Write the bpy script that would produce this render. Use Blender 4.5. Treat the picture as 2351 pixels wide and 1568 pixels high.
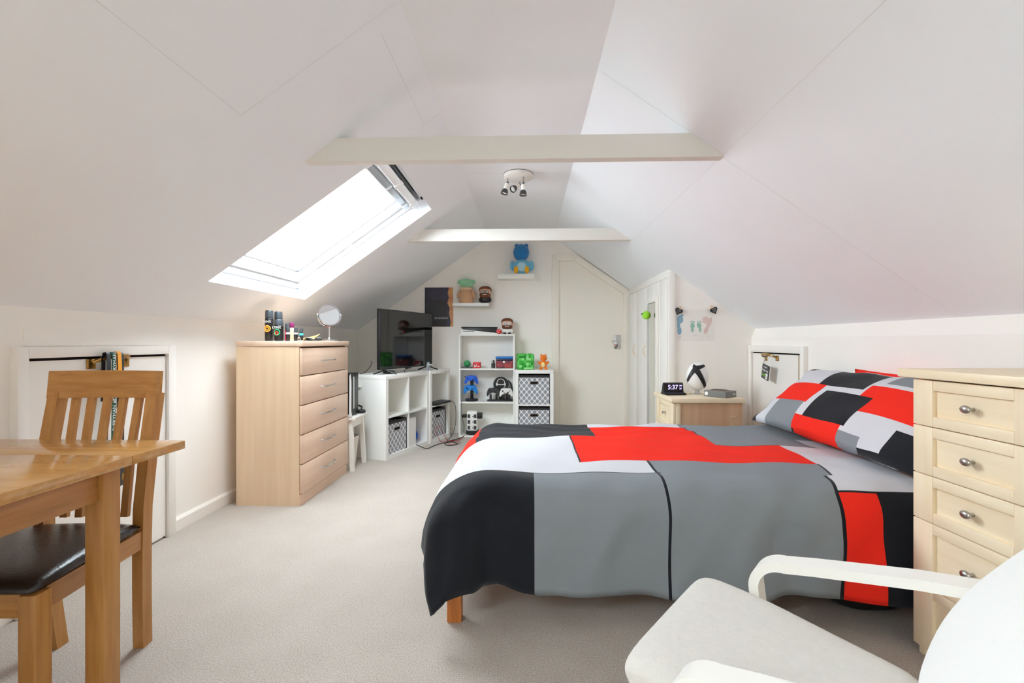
import bpy, bmesh, math, random
from mathutils import Vector, Matrix, Quaternion
random.seed(4)
S = bpy.context.scene
for o in list(bpy.data.objects):
    bpy.data.objects.remove(o)
C = S.collection
PI = math.pi

# ------------------------------------------------------------------ camera, light, exposure
cam = bpy.data.cameras.new('camera')
cam.sensor_width = 36.0
cam.lens = 1050.0 / 2351.0 * 36.0
cam.clip_start = 0.02
cam_o = bpy.data.objects.new('camera', cam)
C.objects.link(cam_o)
cam_o.location = (0, 0, 1.08)
cam_o.rotation_euler = (PI / 2, 0, math.radians(1.8))
S.camera = cam_o
S.view_settings.view_transform = 'Standard'
S.view_settings.look = 'None'
S.view_settings.gamma = 1.0
S.view_settings.use_curve_mapping = False
S.view_settings.exposure = 0.2
S.cycles.use_denoising = True
S.cycles.max_bounces = 18
S.cycles.diffuse_bounces = 14
S.cycles.caustics_reflective = False
S.cycles.caustics_refractive = False

SKY = 28.0            # overcast daylight outside the windows
w = bpy.data.worlds.new('overcast_sky')
S.world = w
w.use_nodes = True
w.node_tree.nodes['Background'].inputs[0].default_value = (0.895, 0.975, 1.045, 1)
w.node_tree.nodes['Background'].inputs[1].default_value = SKY

def portal(name, loc, rot, sx, sy):
    l = bpy.data.lights.new(name, 'AREA')
    l.shape = 'RECTANGLE'
    l.size, l.size_y = sx, sy
    l.cycles.is_portal = True
    o = bpy.data.objects.new(name, l)
    C.objects.link(o)
    o.location = loc
    o.rotation_euler = rot
    return o

PITCH = math.atan(0.7)
# daylight comes in through the roof window in view and an added, unseen one behind the camera
NX, NZ = -math.sin(PITCH), math.cos(PITCH)      # outward normal of the left slope
portal('roof_window_daylight', (-1.2325 + NX * .20, 2.9775, 1.755 + NZ * .20), (0, -PITCH, 0), 1.30, 1.20)
portal('added_rear_window_daylight', (-1.2325 + NX * .20, -.735, 1.755 + NZ * .20), (0, -PITCH, 0), 1.30, .90)

# ------------------------------------------------------------------ materials
def lin(c):
    return tuple(((v / 255) / 12.92 if v / 255 <= .04045 else ((v / 255 + .055) / 1.055) ** 2.4) for v in c)

MATS = {}
def mat(name, rgb, rough=.5, metal=0., spec=.5, var=0., vscale=8., bump=0., bscale=60., stretch=None, rgb2=None, coat=0., emit=0., trans=0., sheen=0., alpha=1.):
    if name in MATS:
        return MATS[name]
    m = bpy.data.materials.new(name)
    m.use_nodes = True
    nt = m.node_tree
    N, L = nt.nodes, nt.links
    b = N['Principled BSDF']
    c = lin(rgb)
    b.inputs['Base Color'].default_value = (*c, 1)
    b.inputs['Roughness'].default_value = rough
    b.inputs['Metallic'].default_value = metal
    b.inputs['Specular IOR Level'].default_value = spec
    b.inputs['Coat Weight'].default_value = coat
    b.inputs['Sheen Weight'].default_value = sheen
    b.inputs['Transmission Weight'].default_value = trans
    if emit:
        b.inputs['Emission Color'].default_value = (*c, 1)
        b.inputs['Emission Strength'].default_value = emit
    tc = N.new('ShaderNodeTexCoord')
    mp = N.new('ShaderNodeMapping')
    L.new(tc.outputs['Object'], mp.inputs[0])
    if stretch:
        mp.inputs['Scale'].default_value = stretch
    n1 = N.new('ShaderNodeTexNoise')
    n1.inputs['Scale'].default_value = vscale
    n1.inputs['Detail'].default_value = 6
    L.new(mp.outputs[0], n1.inputs[0])
    if rgb2 is not None or var:
        r = N.new('ShaderNodeValToRGB')
        c2 = lin(rgb2) if rgb2 is not None else tuple(max(0, v * (1 - var)) for v in c)
        r.color_ramp.elements[0].position = .3
        r.color_ramp.elements[1].position = .7
        r.color_ramp.elements[0].color = (*c2, 1)
        r.color_ramp.elements[1].color = (*c, 1)
        L.new(n1.outputs[0], r.inputs[0])
        L.new(r.outputs[0], b.inputs['Base Color'])
    if bump:
        n2 = N.new('ShaderNodeTexNoise')
        n2.inputs['Scale'].default_value = bscale
        n2.inputs['Detail'].default_value = 4
        L.new(mp.outputs[0] if stretch else tc.outputs['Object'], n2.inputs[0])
        bp = N.new('ShaderNodeBump')
        bp.inputs['Strength'].default_value = bump
        bp.inputs['Distance'].default_value = .01
        L.new(n2.outputs[0], bp.inputs['Height'])
        L.new(bp.outputs[0], b.inputs['Normal'])
    MATS[name] = m
    return m

M_WALL = mat('wall_paint', (244, 241, 235), .75, spec=.25, var=.02, vscale=3, bump=.03, bscale=90)
M_CEIL = mat('ceiling_paint', (239, 242, 246), .8, spec=.2, var=.015, vscale=2, bump=.02, bscale=70)
M_BEAM = mat('beam_paint', (226, 223, 216), .7, spec=.25, var=.02, vscale=4)
M_GLOSS = mat('white_gloss_paint', (240, 237, 231), .38, spec=.4, var=.01, vscale=5)
M_CREAM = mat('cream_gloss_paint', (238, 233, 222), .4, spec=.4, var=.01, vscale=5)
M_JOINT = mat('joint_paint', (224, 224, 225), .8, spec=.2)
M_PVC = mat('white_window_lacquer', (243, 244, 245), .35)
M_ALU = mat('brushed_aluminium', (190, 197, 203), .35, metal=.6)
M_DARK = mat('dark_gap', (38, 33, 32), .9, spec=.1)
M_WHITE = mat('white_laminate', (240, 240, 236), .42, spec=.4, var=.01, vscale=6)
M_BEECH = mat('pale_beech_laminate', (235, 209, 177), .42, spec=.4, rgb2=(227, 199, 166), vscale=3, stretch=(10, 10, .5))
M_BEECHF = mat('pale_beech_laminate_front', (230, 203, 178), .42, spec=.4, rgb2=(220, 191, 166), vscale=3, stretch=(8, .6, 10))
M_MAPLE = mat('pale_maple', (240, 224, 196), .42, spec=.4, rgb2=(233, 213, 180), vscale=3, stretch=(10, .7, 9))
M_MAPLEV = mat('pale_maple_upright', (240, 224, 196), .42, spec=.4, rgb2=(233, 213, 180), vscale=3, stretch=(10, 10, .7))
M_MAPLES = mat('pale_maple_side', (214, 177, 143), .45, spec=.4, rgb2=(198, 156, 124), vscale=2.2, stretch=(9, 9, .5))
M_OAK = mat('golden_oak', (190, 138, 76), .35, spec=.5, rgb2=(166, 112, 55), vscale=3, stretch=(2, 20, 20), bump=.03, bscale=8)
M_OAKV = mat('golden_oak_upright', (190, 138, 76), .35, spec=.5, rgb2=(168, 114, 57), vscale=3, stretch=(20, 20, 1.5), bump=.03, bscale=8)
M_OAKT = mat('oak_table_top', (202, 152, 88), .22, spec=.5, rgb2=(180, 128, 66), vscale=3, stretch=(1.2, 14, 20), coat=.3)
M_OAKY = mat('oak_lengthwise', (186, 132, 74), .35, spec=.5, rgb2=(160, 106, 54), vscale=3, stretch=(20, 1.5, 20))
M_PINE = mat('orange_pine', (205, 128, 62), .35, rgb2=(176, 98, 42), vscale=3, stretch=(20, 20, 1.5))
M_LEATH = mat('black_leather', (34, 30, 30), .28, spec=.6, bump=.12, bscale=120, var=.2)
M_CHROME = mat('polished_chrome', (210, 210, 212), .1, metal=1.)
M_NICKEL = mat('brushed_nickel', (188, 184, 178), .28, metal=1.)
M_BRASS = mat('aged_brass', (196, 160, 92), .28, metal=1., rgb2=(150, 112, 58), vscale=25)
M_IVORY = mat('ivory_handle', (226, 212, 184), .35)
M_BLACK = mat('black_plastic', (26, 26, 28), .4)
M_GREYP = mat('dark_grey_plastic', (62, 62, 64), .45)
M_SCREEN = mat('dark_screen_glass', (12, 12, 13), .06, spec=.6)
M_MIRROR = mat('mirror_glass', (235, 238, 238), .02, metal=1.)
M_WFAB = mat('oatmeal_cotton', (226, 221, 213), .9, spec=.15, bump=.5, bscale=420, var=.05, vscale=60, sheen=.2)
M_WFAB2 = mat('white_cotton', (240, 240, 238), .9, spec=.15, bump=.15, bscale=300, sheen=.2)
M_WOODW = mat('white_lacquered_wood', (238, 235, 228), .35, spec=.45)
M_DWHITE = mat('bedding_white', (205, 205, 210), .85, spec=.15, bump=.32, bscale=11)
M_DBLACK = mat('bedding_black', (23, 25, 31), .85, spec=.2, bump=.32, bscale=11, sheen=.1)
M_DGREY = mat('bedding_grey', (131, 136, 141), .85, spec=.15, bump=.32, bscale=11)
M_DRED = mat('bedding_red', (233, 44, 30), .85, spec=.15, bump=.32, bscale=11)
M_MATT = mat('mattress_ticking', (225, 222, 215), .9)
M_BLUE = mat('blue_plastic', (30, 96, 214), .35)
M_SKYB = mat('sky_blue_plastic', (36, 138, 226), .35)
M_ORANGEP = mat('orange_ribbon', (240, 160, 40), .6)
M_GREENR = mat('dark_green_ribbon', (12, 84, 66), .6)

def carpet():
    m = bpy.data.materials.new('beige_carpet')
    m.use_nodes = True
    nt = m.node_tree
    N, L = nt.nodes, nt.links
    b = N['Principled BSDF']
    b.inputs['Roughness'].default_value = .95
    b.inputs['Specular IOR Level'].default_value = .1
    b.inputs['Sheen Weight'].default_value = .15
    tc = N.new('ShaderNodeTexCoord')
    n1 = N.new('ShaderNodeTexNoise'); n1.inputs['Scale'].default_value = 240; n1.inputs['Detail'].default_value = 3
    n2 = N.new('ShaderNodeTexNoise'); n2.inputs['Scale'].default_value = 5; n2.inputs['Detail'].default_value = 5
    for n in (n1, n2):
        L.new(tc.outputs['Object'], n.inputs[0])
    r1 = N.new('ShaderNodeValToRGB')
    r1.color_ramp.elements[0].position = .32; r1.color_ramp.elements[1].position = .68
    r1.color_ramp.elements[0].color = (*lin((158, 149, 139)), 1)
    r1.color_ramp.elements[1].color = (*lin((204, 195, 185)), 1)
    L.new(n1.outputs[0], r1.inputs[0])
    r2 = N.new('ShaderNodeValToRGB')
    r2.color_ramp.elements[0].position = .35; r2.color_ramp.elements[1].position = .65
    r2.color_ramp.elements[0].color = (.95, .942, .935, 1); r2.color_ramp.elements[1].color = (1, 1, 1, 1)
    L.new(n2.outputs[0], r2.inputs[0])
    mx = N.new('ShaderNodeMix'); mx.data_type = 'RGBA'; mx.blend_type = 'MULTIPLY'; mx.inputs[0].default_value = 1
    L.new(r1.outputs[0], mx.inputs[6]); L.new(r2.outputs[0], mx.inputs[7])
    L.new(mx.outputs[2], b.inputs['Base Color'])
    bp = N.new('ShaderNodeBump'); bp.inputs['Strength'].default_value = .6; bp.inputs['Distance'].default_value = .006
    L.new(n1.outputs[0], bp.inputs['Height']); L.new(bp.outputs[0], b.inputs['Normal'])
    return m
M_CARPET = carpet()

def glass_mat():
    m = bpy.data.materials.new('window_glass')
    m.use_nodes = True
    nt = m.node_tree
    N, L = nt.nodes, nt.links
    N.remove(N['Principled BSDF'])
    t = N.new('ShaderNodeBsdfTransparent'); t.inputs[0].default_value = (.95, .97, .97, 1)
    g = N.new('ShaderNodeBsdfGlossy'); g.inputs['Roughness'].default_value = .02
    mx = N.new('ShaderNodeMixShader')
    mx.inputs[0].default_value = .05
    L.new(t.outputs[0], mx.inputs[1]); L.new(g.outputs[0], mx.inputs[2])
    L.new(mx.outputs[0], N['Material Output'].inputs[0])
    return m
M_GLASS = glass_mat()

def trellis_mat():
    m = bpy.data.materials.new('grey_white_trellis_fabric')
    m.use_nodes = True
    nt = m.node_tree
    N, L = nt.nodes, nt.links
    b = N['Principled BSDF']; b.inputs['Roughness'].default_value = .9; b.inputs['Specular IOR Level'].default_value = .15
    tc = N.new('ShaderNodeTexCoord'); sp = N.new('ShaderNodeSeparateXYZ')
    L.new(tc.outputs['Object'], sp.inputs[0])
    def mth(op, a, b_=None):
        n = N.new('ShaderNodeMath'); n.operation = op
        for i, v in enumerate((a, b_)):
            if v is None: continue
            if isinstance(v, (int, float)): n.inputs[i].default_value = v
            else: L.new(v, n.inputs[i])
        return n.outputs[0]
    k = 2 * PI / .058
    u = mth('MULTIPLY', mth('ADD', sp.outputs[0], sp.outputs[1]), k)
    v = mth('MULTIPLY', sp.outputs[2], k * .86)
    f = mth('ADD', mth('COSINE', u), mth('COSINE', v))
    f2 = mth('ADD', f, mth('MULTIPLY', mth('MULTIPLY', mth('SINE', u), mth('SINE', v)), 0.0))
    a = mth('ABSOLUTE', f2)
    ln = mth('LESS_THAN', a, .46)
    mx = N.new('ShaderNodeMix'); mx.data_type = 'RGBA'
    L.new(ln, mx.inputs[0])
    mx.inputs[6].default_value = (*lin((150, 152, 158)), 1)
    mx.inputs[7].default_value = (*lin((232, 232, 234)), 1)
    L.new(mx.outputs[2], b.inputs['Base Color'])
    return m
M_TRELLIS = trellis_mat()

def pixel_green_mat():
    m = bpy.data.materials.new('mottled_green_plush')
    m.use_nodes = True
    nt = m.node_tree
    N, L = nt.nodes, nt.links
    b = N['Principled BSDF']; b.inputs['Roughness'].default_value = .9
    tc = N.new('ShaderNodeTexCoord')
    sn = N.new('ShaderNodeVectorMath'); sn.operation = 'SNAP'; sn.inputs[1].default_value = (.026, .026, .026)
    L.new(tc.outputs['Object'], sn.inputs[0])
    wn = N.new('ShaderNodeTexWhiteNoise')
    L.new(sn.outputs[0], wn.inputs[0])
    r = N.new('ShaderNodeValToRGB'); r.color_ramp.interpolation = 'CONSTANT'
    e = r.color_ramp.elements
    e[0].color = (*lin((60, 170, 60)), 1)
    e[1].position = .35; e[1].color = (*lin((96, 200, 92)), 1)
    x = e.new(.65); x.color = (*lin((150, 222, 140)), 1)
    x = e.new(.85); x.color = (*lin((40, 140, 46)), 1)
    L.new(wn.outputs[0], r.inputs[0]); L.new(r.outputs[0], b.inputs['Base Color'])
    return m
M_PIXG = pixel_green_mat()

# ------------------------------------------------------------------ helpers
class B:
    """collects shapes in one bmesh; build() links them as one mesh object"""
    def __init__(self):
        self.bm = bmesh.new()
    def _mi(self, faces, mi):
        for f in faces: f.material_index = mi
    def box(self, x0, y0, z0, x1, y1, z1, bev=0., mi=0, seg=2, M=None):
        vs = [self.bm.verts.new((x, y, z)) for x in (x0, x1) for y in (y0, y1) for z in (z0, z1)]
        fs = [self.bm.faces.new([vs[i] for i in q]) for q in ((0, 1, 3, 2), (4, 6, 7, 5), (0, 4, 5, 1), (2, 3, 7, 6), (0, 2, 6, 4), (1, 5, 7, 3))]
        self._mi(fs, mi)
        if M is not None:
            for v in vs: v.co = M @ v.co
        if bev:
            es = list({e for f in fs for e in f.edges})
            r = bmesh.ops.bevel(self.bm, geom=es, offset=bev, segments=seg, affect='EDGES', profile=.5)
            self._mi(r['faces'], mi)
        return self
    def prism(self, poly, axis, a, b, bev=0., mi=0):
        """poly: 2-D outline; axis 'x': (y,z), 'y': (x,z), 'z': (x,y)"""
        def P3(p, t):
            return {'x': (t, p[0], p[1]), 'y': (p[0], t, p[1]), 'z': (p[0], p[1], t)}[axis]
        v0 = [self.bm.verts.new(P3(p, a)) for p in poly]
        v1 = [self.bm.verts.new(P3(p, b)) for p in poly]
        fs = [self.bm.faces.new(v0), self.bm.faces.new(list(reversed(v1)))]
        n = len(poly)
        for i in range(n):
            fs.append(self.bm.faces.new([v0[i], v1[i], v1[(i + 1) % n], v0[(i + 1) % n]]))
        self._mi(fs, mi)
        if bev:
            es = list({e for f in fs[:2] for e in f.edges})
            r = bmesh.ops.bevel(self.bm, geom=es, offset=bev, segments=2, affect='EDGES', profile=.5)
            self._mi(r['faces'], mi)
        return self
    def tube(self, pts, r, n=10, mi=0, closed=False, caps=True):
        pts = [Vector(p) for p in pts]
        rs = r if isinstance(r, (list, tuple)) else [r] * len(pts)
        rings = []
        prev = None
        m = len(pts)
        for i, p in enumerate(pts):
            if closed: d = pts[(i + 1) % m] - pts[i - 1]
            else: d = pts[min(i + 1, m - 1)] - pts[max(i - 1, 0)]
            if d.length < 1e-9: d = Vector((0, 0, 1))
            d.normalize()
            if prev is None:
                a = Vector((0, 0, 1)) if abs(d.z) < .9 else Vector((1, 0, 0))
                u = d.cross(a).normalized()
            else:
                u = (prev - d * prev.dot(d))
                u = u.normalized() if u.length > 1e-6 else d.orthogonal().normalized()
            prev = u
            v = d.cross(u)
            rings.append([self.bm.verts.new(p + (u * math.cos(2 * PI * k / n) + v * math.sin(2 * PI * k / n)) * rs[i]) for k in range(n)])
        fs = []
        for i in range(m if closed else m - 1):
            A, Bq = rings[i], rings[(i + 1) % m]
            for k in range(n):
                fs.append(self.bm.faces.new([A[k], A[(k + 1) % n], Bq[(k + 1) % n], Bq[k]]))
        if caps and not closed:
            fs.append(self.bm.faces.new(list(reversed(rings[0]))))
            fs.append(self.bm.faces.new(rings[-1]))
        self._mi(fs, mi)
        return self
    def cyl(self, p0, p1, r0, r1=None, n=20, mi=0):
        return self.tube([p0, p1], [r0, r0 if r1 is None else r1], n, mi)
    def lathe(self, prof, c=(0, 0, 0), n=28, mi=0, axis=None, cap=True):
        """prof: list of (radius, height) along axis (default z) from c"""
        ax = Vector(axis or (0, 0, 1)).normalized()
        u = ax.orthogonal().normalized(); v = ax.cross(u); c = Vector(c)
        rings = [[self.bm.verts.new(c + ax * h + (u * math.cos(2 * PI * k / n) + v * math.sin(2 * PI * k / n)) * max(r, 1e-5)) for k in range(n)] for r, h in prof]
        fs = []
        for A, Bq in zip(rings, rings[1:]):
            for k in range(n):
                fs.append(self.bm.faces.new([A[k], A[(k + 1) % n], Bq[(k + 1) % n], Bq[k]]))
        if cap:
            fs.append(self.bm.faces.new(list(reversed(rings[0])))); fs.append(self.bm.faces.new(rings[-1]))
        self._mi(fs, mi)
        return self
    def ball(self, c, r, p=2., nu=24, nv=14, mi=0, M=None):
        """super-ellipsoid with radii r (3) and exponent p (2 = ellipsoid, more = boxier)"""
        r = r if isinstance(r, (list, tuple)) else (r, r, r)
        e = 2. / p
        sg = lambda t: math.copysign(abs(t) ** e, t)
        rings = []
        for j in range(1, nv):
            ph = -PI / 2 + PI * j / nv
            ring = []
            for i in range(nu):
                th = 2 * PI * i / nu
                co = Vector((r[0] * sg(math.cos(ph)) * sg(math.cos(th)), r[1] * sg(math.cos(ph)) * sg(math.sin(th)), r[2] * sg(math.sin(ph))))
                if M is not None: co = M @ co
                ring.append(self.bm.verts.new(co + Vector(c)))
            rings.append(ring)
        def pole(z):
            co = Vector((0, 0, z))
            if M is not None: co = M @ co
            return self.bm.verts.new(co + Vector(c))
        b0, t0 = pole(-r[2]), pole(r[2])
        fs = []
        for A, Bq in zip(rings, rings[1:]):
            for i in range(nu):
                fs.append(self.bm.faces.new([A[i], A[(i + 1) % nu], Bq[(i + 1) % nu], Bq[i]]))
        for i in range(nu):
            fs.append(self.bm.faces.new([b0, rings[0][(i + 1) % nu], rings[0][i]]))
            fs.append(self.bm.faces.new([t0, rings[-1][i], rings[-1][(i + 1) % nu]]))
        self._mi(fs, mi)
        return self
    def strip(self, path, side, wdt, thk, mi=0, bev=0.):
        """rectangular bar swept along path; side = width direction"""
        path = [Vector(p) for p in path]; s = Vector(side).normalized()
        rings = []
        m = len(path)
        for i, p in enumerate(path):
            d = (path[min(i + 1, m - 1)] - path[max(i - 1, 0)]).normalized()
            nrm = s.cross(d).normalized()
            rings.append([self.bm.verts.new(p + s * (a * wdt / 2) + nrm * (b * thk / 2)) for a, b in ((-1, -1), (1, -1), (1, 1), (-1, 1))])
        fs = []
        for A, Bq in zip(rings, rings[1:]):
            for k in range(4):
                fs.append(self.bm.faces.new([A[k], A[(k + 1) % 4], Bq[(k + 1) % 4], Bq[k]]))
        fs.append(self.bm.faces.new(list(reversed(rings[0])))); fs.append(self.bm.faces.new(rings[-1]))
        self._mi(fs, mi)
        if bev:
            es = [e for A in rings for v in A for e in v.link_edges if sum(1 for f in e.link_faces) == 2 and e.calc_face_angle(0) > .9]
            r = bmesh.ops.bevel(self.bm, geom=list(set(es)), offset=bev, segments=2, affect='EDGES', profile=.5)
        return self
    def build(self, name, mats, parent=None, smooth=35, loc=None, rot=None):
        bmesh.ops.recalc_face_normals(self.bm, faces=self.bm.faces)
        me = bpy.data.meshes.new(name)
        self.bm.to_mesh(me); self.bm.free()
        for m in (mats if isinstance(mats, (list, tuple)) else [mats]):
            me.materials.append(m)
        return link(name, me, parent, smooth, loc, rot)

def link(name, me, parent=None, smooth=35, loc=None, rot=None):
    if smooth:
        for p in me.polygons: p.use_smooth = True
        me.set_sharp_from_angle(angle=math.radians(smooth))
    o = bpy.data.objects.new(name, me)
    C.objects.link(o)
    o.parent = parent
    if loc is not None: o.location = loc
    if rot is not None: o.rotation_euler = rot
    return o

def tag(o, label, cat, group=None):
    o['label'] = label; o['category'] = cat
    if group: o['group'] = group
    return o

def thing(name, label, cat, loc=(0, 0, 0), rotz=0., group=None):
    o = bpy.data.objects.new(name, None)
    o.empty_display_size = .1
    C.objects.link(o)
    o.location = loc; o.rotation_euler = (0, 0, rotz)
    return tag(o, label, cat, group)

def struct(o, label=None):
    o['kind'] = 'structure'
    if label: o['label'] = label
    return o

def text(name, s, size, m, parent, loc, rot=(0, 0, 0), extrude=.0006, align='CENTER', sx=1.):
    cu = bpy.data.curves.new(name, 'FONT')
    cu.body = s; cu.size = size; cu.extrude = extrude; cu.align_x = align; cu.align_y = 'CENTER'; cu.resolution_u = 3
    t = bpy.data.objects.new(name + '_tmp', cu)
    C.objects.link(t)
    bpy.context.view_layer.update()
    me = bpy.data.meshes.new_from_object(t.evaluated_get(bpy.context.evaluated_depsgraph_get()))
    bpy.data.objects.remove(t); bpy.data.curves.remove(cu)
    me.name = name
    for v in me.vertices: v.co.x *= sx
    me.materials.clear(); me.materials.append(m)
    return link(name, me, parent, 0, loc, rot)

def arc(cx, cy, r, a0, a1, n):
    return [(cx + r * math.cos(math.radians(a0 + (a1 - a0) * i / n)), cy + r * math.sin(math.radians(a0 + (a1 - a0) * i / n))) for i in range(n + 1)]

def copy_tree(o, parent=None):
    c = o.copy(); C.objects.link(c); c.parent = parent
    for ch in [x for x in bpy.data.objects if x.parent == o]:
        copy_tree(ch, c)
    return c

# ================================================================== THE ROOM
Y0, Y1 = -1.40, 5.40
struct(B().box(-2.3, Y0 - .3, -.12, 2.3, Y1 + .3, 0).build('floor', M_CARPET, smooth=0), 'beige cut-pile carpet')

cP, sP = math.cos(PITCH), math.sin(PITCH)
ML = Matrix(((cP, 0, -sP, -2.0), (0, 1, 0, 0), (sP, 0, cP, 1.218), (0, 0, 0, 1)))
MR = Matrix(((-cP, 0, sP, 1.91), (0, 1, 0, 0), (sP, 0, cP, 1.187), (0, 0, 0, 1)))
kS = 1 / cP
U0, U1 = (-1.73 + 2) * kS, (-.735 + 2) * kS         # roof window opening, up the slope
V0, V1 = 2.435, 3.520
T = .20                                             # thickness of the slope
b = B()
b.box(-.3, Y0 - .2, 0, U0, Y1 + .2, T, M=ML)
b.box(U1, Y0 - .2, 0, 1.95, Y1 + .2, T, M=ML)
Q0, Q1 = -1.15, -.32                                # opening for the added roof window, unseen behind the camera
b.box(U0, Y0 - .2, 0, U1, Q0, T, M=ML)
b.box(U0, Q1, 0, U1, V0, T, M=ML)
b.box(U0, V1, 0, U1, Y1 + .2, T, M=ML)
ceil_l = struct(b.build('ceiling_left_slope', M_CEIL, smooth=0))
ceil_r = struct(B().box(-.3, Y0 - .2, 0, 2.0, Y1 + .2, T, M=MR).build('ceiling_right_slope', M_CEIL, smooth=0))
ceil_f = struct(B().box(-.60, Y0 - .2, 2.30, .50, Y1 + .2, 2.46).build('ceiling', M_CEIL, smooth=0))
# plasterboard joints that show as fine lines
def joint(parent, M, u0, v0, u1, v1, wd=.0022):
    du, dv = u1 - u0, v1 - v0
    if abs(du) > abs(dv): B().box(min(u0, u1), v0 - wd / 2, -.0006, max(u0, u1), v0 + wd / 2, .001, M=M).build('board_joint', M_JOINT, parent, smooth=0)
    else: B().box(u0 - wd / 2, min(v0, v1), -.0006, u0 + wd / 2, max(v0, v1), .001, M=M).build('board_joint', M_JOINT, parent, smooth=0)
uL = lambda X: (X + 2) * kS
uR = lambda X: (1.91 - X) * kS
joint(ceil_l, ML, uL(-1.03), -.6, uL(-1.03), 1.62)
joint(ceil_l, ML, uL(-1.03), 1.62, uL(-.46), 1.62)
joint(ceil_l, ML, uL(-.56), 2.42, uL(-.46), 2.42)
joint(ceil_l, ML, uL(-.545), 1.7, uL(-.545), 2.42)
joint(ceil_r, MR, uR(.325), 2.06, uR(.875), 2.06)
joint(ceil_r, MR, uR(.875), 2.08, uR(1.9), 2.08)
joint(ceil_r, MR, uR(.875), -.6, uR(.875), 3.78)
B().box(-.44, 3.305, 2.2993, .25, 3.3075, 2.301).build('board_joint', M_JOINT, ceil_f, smooth=0)

wl = struct(B().box(-2.25, Y0 - .2, 0, -2.0, Y1 + .2, 1.30).build('wall_left', M_WALL, smooth=0))
wf = struct(B().box(-2.25, Y1, 0, 2.1, Y1 + .2, 2.45).build('wall_far', M_WALL, smooth=0))
b = B().box(1.88, Y0 - .2, 0, 2.15, 3.95, 1.11)
b.prism([(1.88, 1.11), (1.91, 1.187), (2.15, 1.187), (2.15, 1.11)], 'y', Y0 - .2, 3.95)
wr = struct(b.build('wall_right', M_WALL, smooth=0))
b = B().prism([(1.21, 0), (1.95, 0), (1.95, 1.25), (1.21, 1.76)], 'y', 3.88, 3.96)
struct(b.build('wall_alcove', M_WALL, smooth=0), 'short wall between the wardrobe and the eaves')
struct(B().box(-2.25, Y0 - .2, 0, 2.15, Y0, 2.45).build('wall_back', M_WALL, smooth=0))

# skirting
struct(B().prism([(-2.0, 0), (-1.984, 0), (-1.984, .062), (-1.992, .075), (-2.0, .075)], 'y', 2.515, 5.40).build('baseboard_left', M_GLOSS, smooth=0))
struct(B().prism([(-2.0, 0), (-1.984, 0), (-1.984, .062), (-1.992, .075), (-2.0, .075)], 'y', Y0, 1.705).build('baseboard_left_near', M_GLOSS, smooth=0))
struct(B().prism([(5.40, 0), (5.385, 0), (5.385, .062), (5.392, .075), (5.40, .075)], 'x', -1.984, .30).build('baseboard_far', M_GLOSS, smooth=0))

# collar beams
def beam(n, ya, zb, zt, label):
    xl = lambda z: (z - 2.618) / .7 - .02
    xr = lambda z: (2.524 - z) / .7 + .02
    o = B().prism([(xl(zb), zb), (xr(zb), zb), (xr(zt), zt), (xl(zt), zt)], 'y', ya, ya + .05, bev=.003).build('trim_%d' % n, M_BEAM)
    struct(o, label)
beam(1, 2.07, 1.906, 2.014, 'white boxed collar beam nearest the camera')
beam(2, 3.80, 1.918, 2.018, 'white boxed collar beam in front of the far wall')

# ------------------------------------------------------------------ roof window
def sl(name, boxes, m, parent, bev=.002):
    bb = B()
    for q in boxes: bb.box(*q, bev=bev, M=ML)
    return bb.build(name, m, parent)
win = struct(sl('window_1', [
    (U0, V0, .098, U0 + .035, V1, T), (U1 - .02, V0, .098, U1, V1, T),
    (U0 + .035, V0, .098, U1 - .02, V0 + .03, T), (U0 + .035, V1 - .03, .098, U1 - .02, V1, T)], M_PVC, None), 'white roof window over the chest of drawers')
SU0, SU1, SV0, SV1 = U0 + .046, U1 - .115, V0 + .041, V1 - .041
sash = sl('sash', [(SU0, SV0, .125, SU0 + .05, SV1, T + .02), (SU1 - .05, SV0, .125, SU1, SV1, T + .02),
                   (SU0 + .05, SV0, .125, SU1 - .05, SV0 + .05, T + .02), (SU0 + .05, SV1 - .05, .125, SU1 - .05, SV1, T + .02)], M_PVC, win)
sl('bead', [(SU0 + .05, SV0 + .05, .150, SU0 + .066, SV1 - .05, .175), (SU1 - .066, SV0 + .05, .150, SU1 - .05, SV1 - .05, .175),
            (SU0 + .066, SV0 + .05, .150, SU1 - .066, SV0 + .066, .175), (SU0 + .066, SV1 - .066, .150, SU1 - .066, SV1 - .05, .175)], M_PVC, sash)
sl('gasket', [(SU0 + .066, SV0 + .066, .165, SU0 + .072, SV1 - .066, .178), (SU1 - .072, SV0 + .066, .165, SU1 - .066, SV1 - .066, .178),
              (SU0 + .072, SV0 + .066, .165, SU1 - .072, SV0 + .072, .178), (SU0 + .072, SV1 - .072, .165, SU1 - .072, SV1 - .066, .178)], M_GREYP, sash, 0)
sl('pane', [(SU0 + .06, SV0 + .06, .18, SU1 - .06, SV1 - .06, .186)], M_GLASS, sash, 0)
sl('shadow_gap_strip', [(U0 + .035, V0 + .03, .17, U0 + .05, V1 - .03, .178), (U0 + .035, V0 + .03, .17, U1 - .1, V0 + .045, .178), (U0 + .035, V1 - .045, .17, U1 - .1, V1 - .03, .178)], M_GREYP, win, 0)  # dark strips standing in for the shadow gap between frame and sash
sl('flashing', [(SU1 - .02, V0, .19, U1, V1, T + .03), (U0, V0, T + .02, U0 + .06, V1, T + .03), (U0, V0, T + .02, U1, V0 + .055, T + .03), (U0, V1 - .055, T + .02, U1, V1, T + .03)], M_GREYP, win, 0)
sl('ventilation_bar', [(SU1 - .055, SV0 + .03, .085, SU1 - .012, SV1 - .03, .118)], M_ALU, win)
for k in range(3):
    v = SV0 + .12 + k * (SV1 - SV0 - .24) / 2
    sl('bar_clip', [(SU1 - .06, v - .012, .080, SU1 - .008, v + .012, .12)], M_PVC, win)
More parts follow.
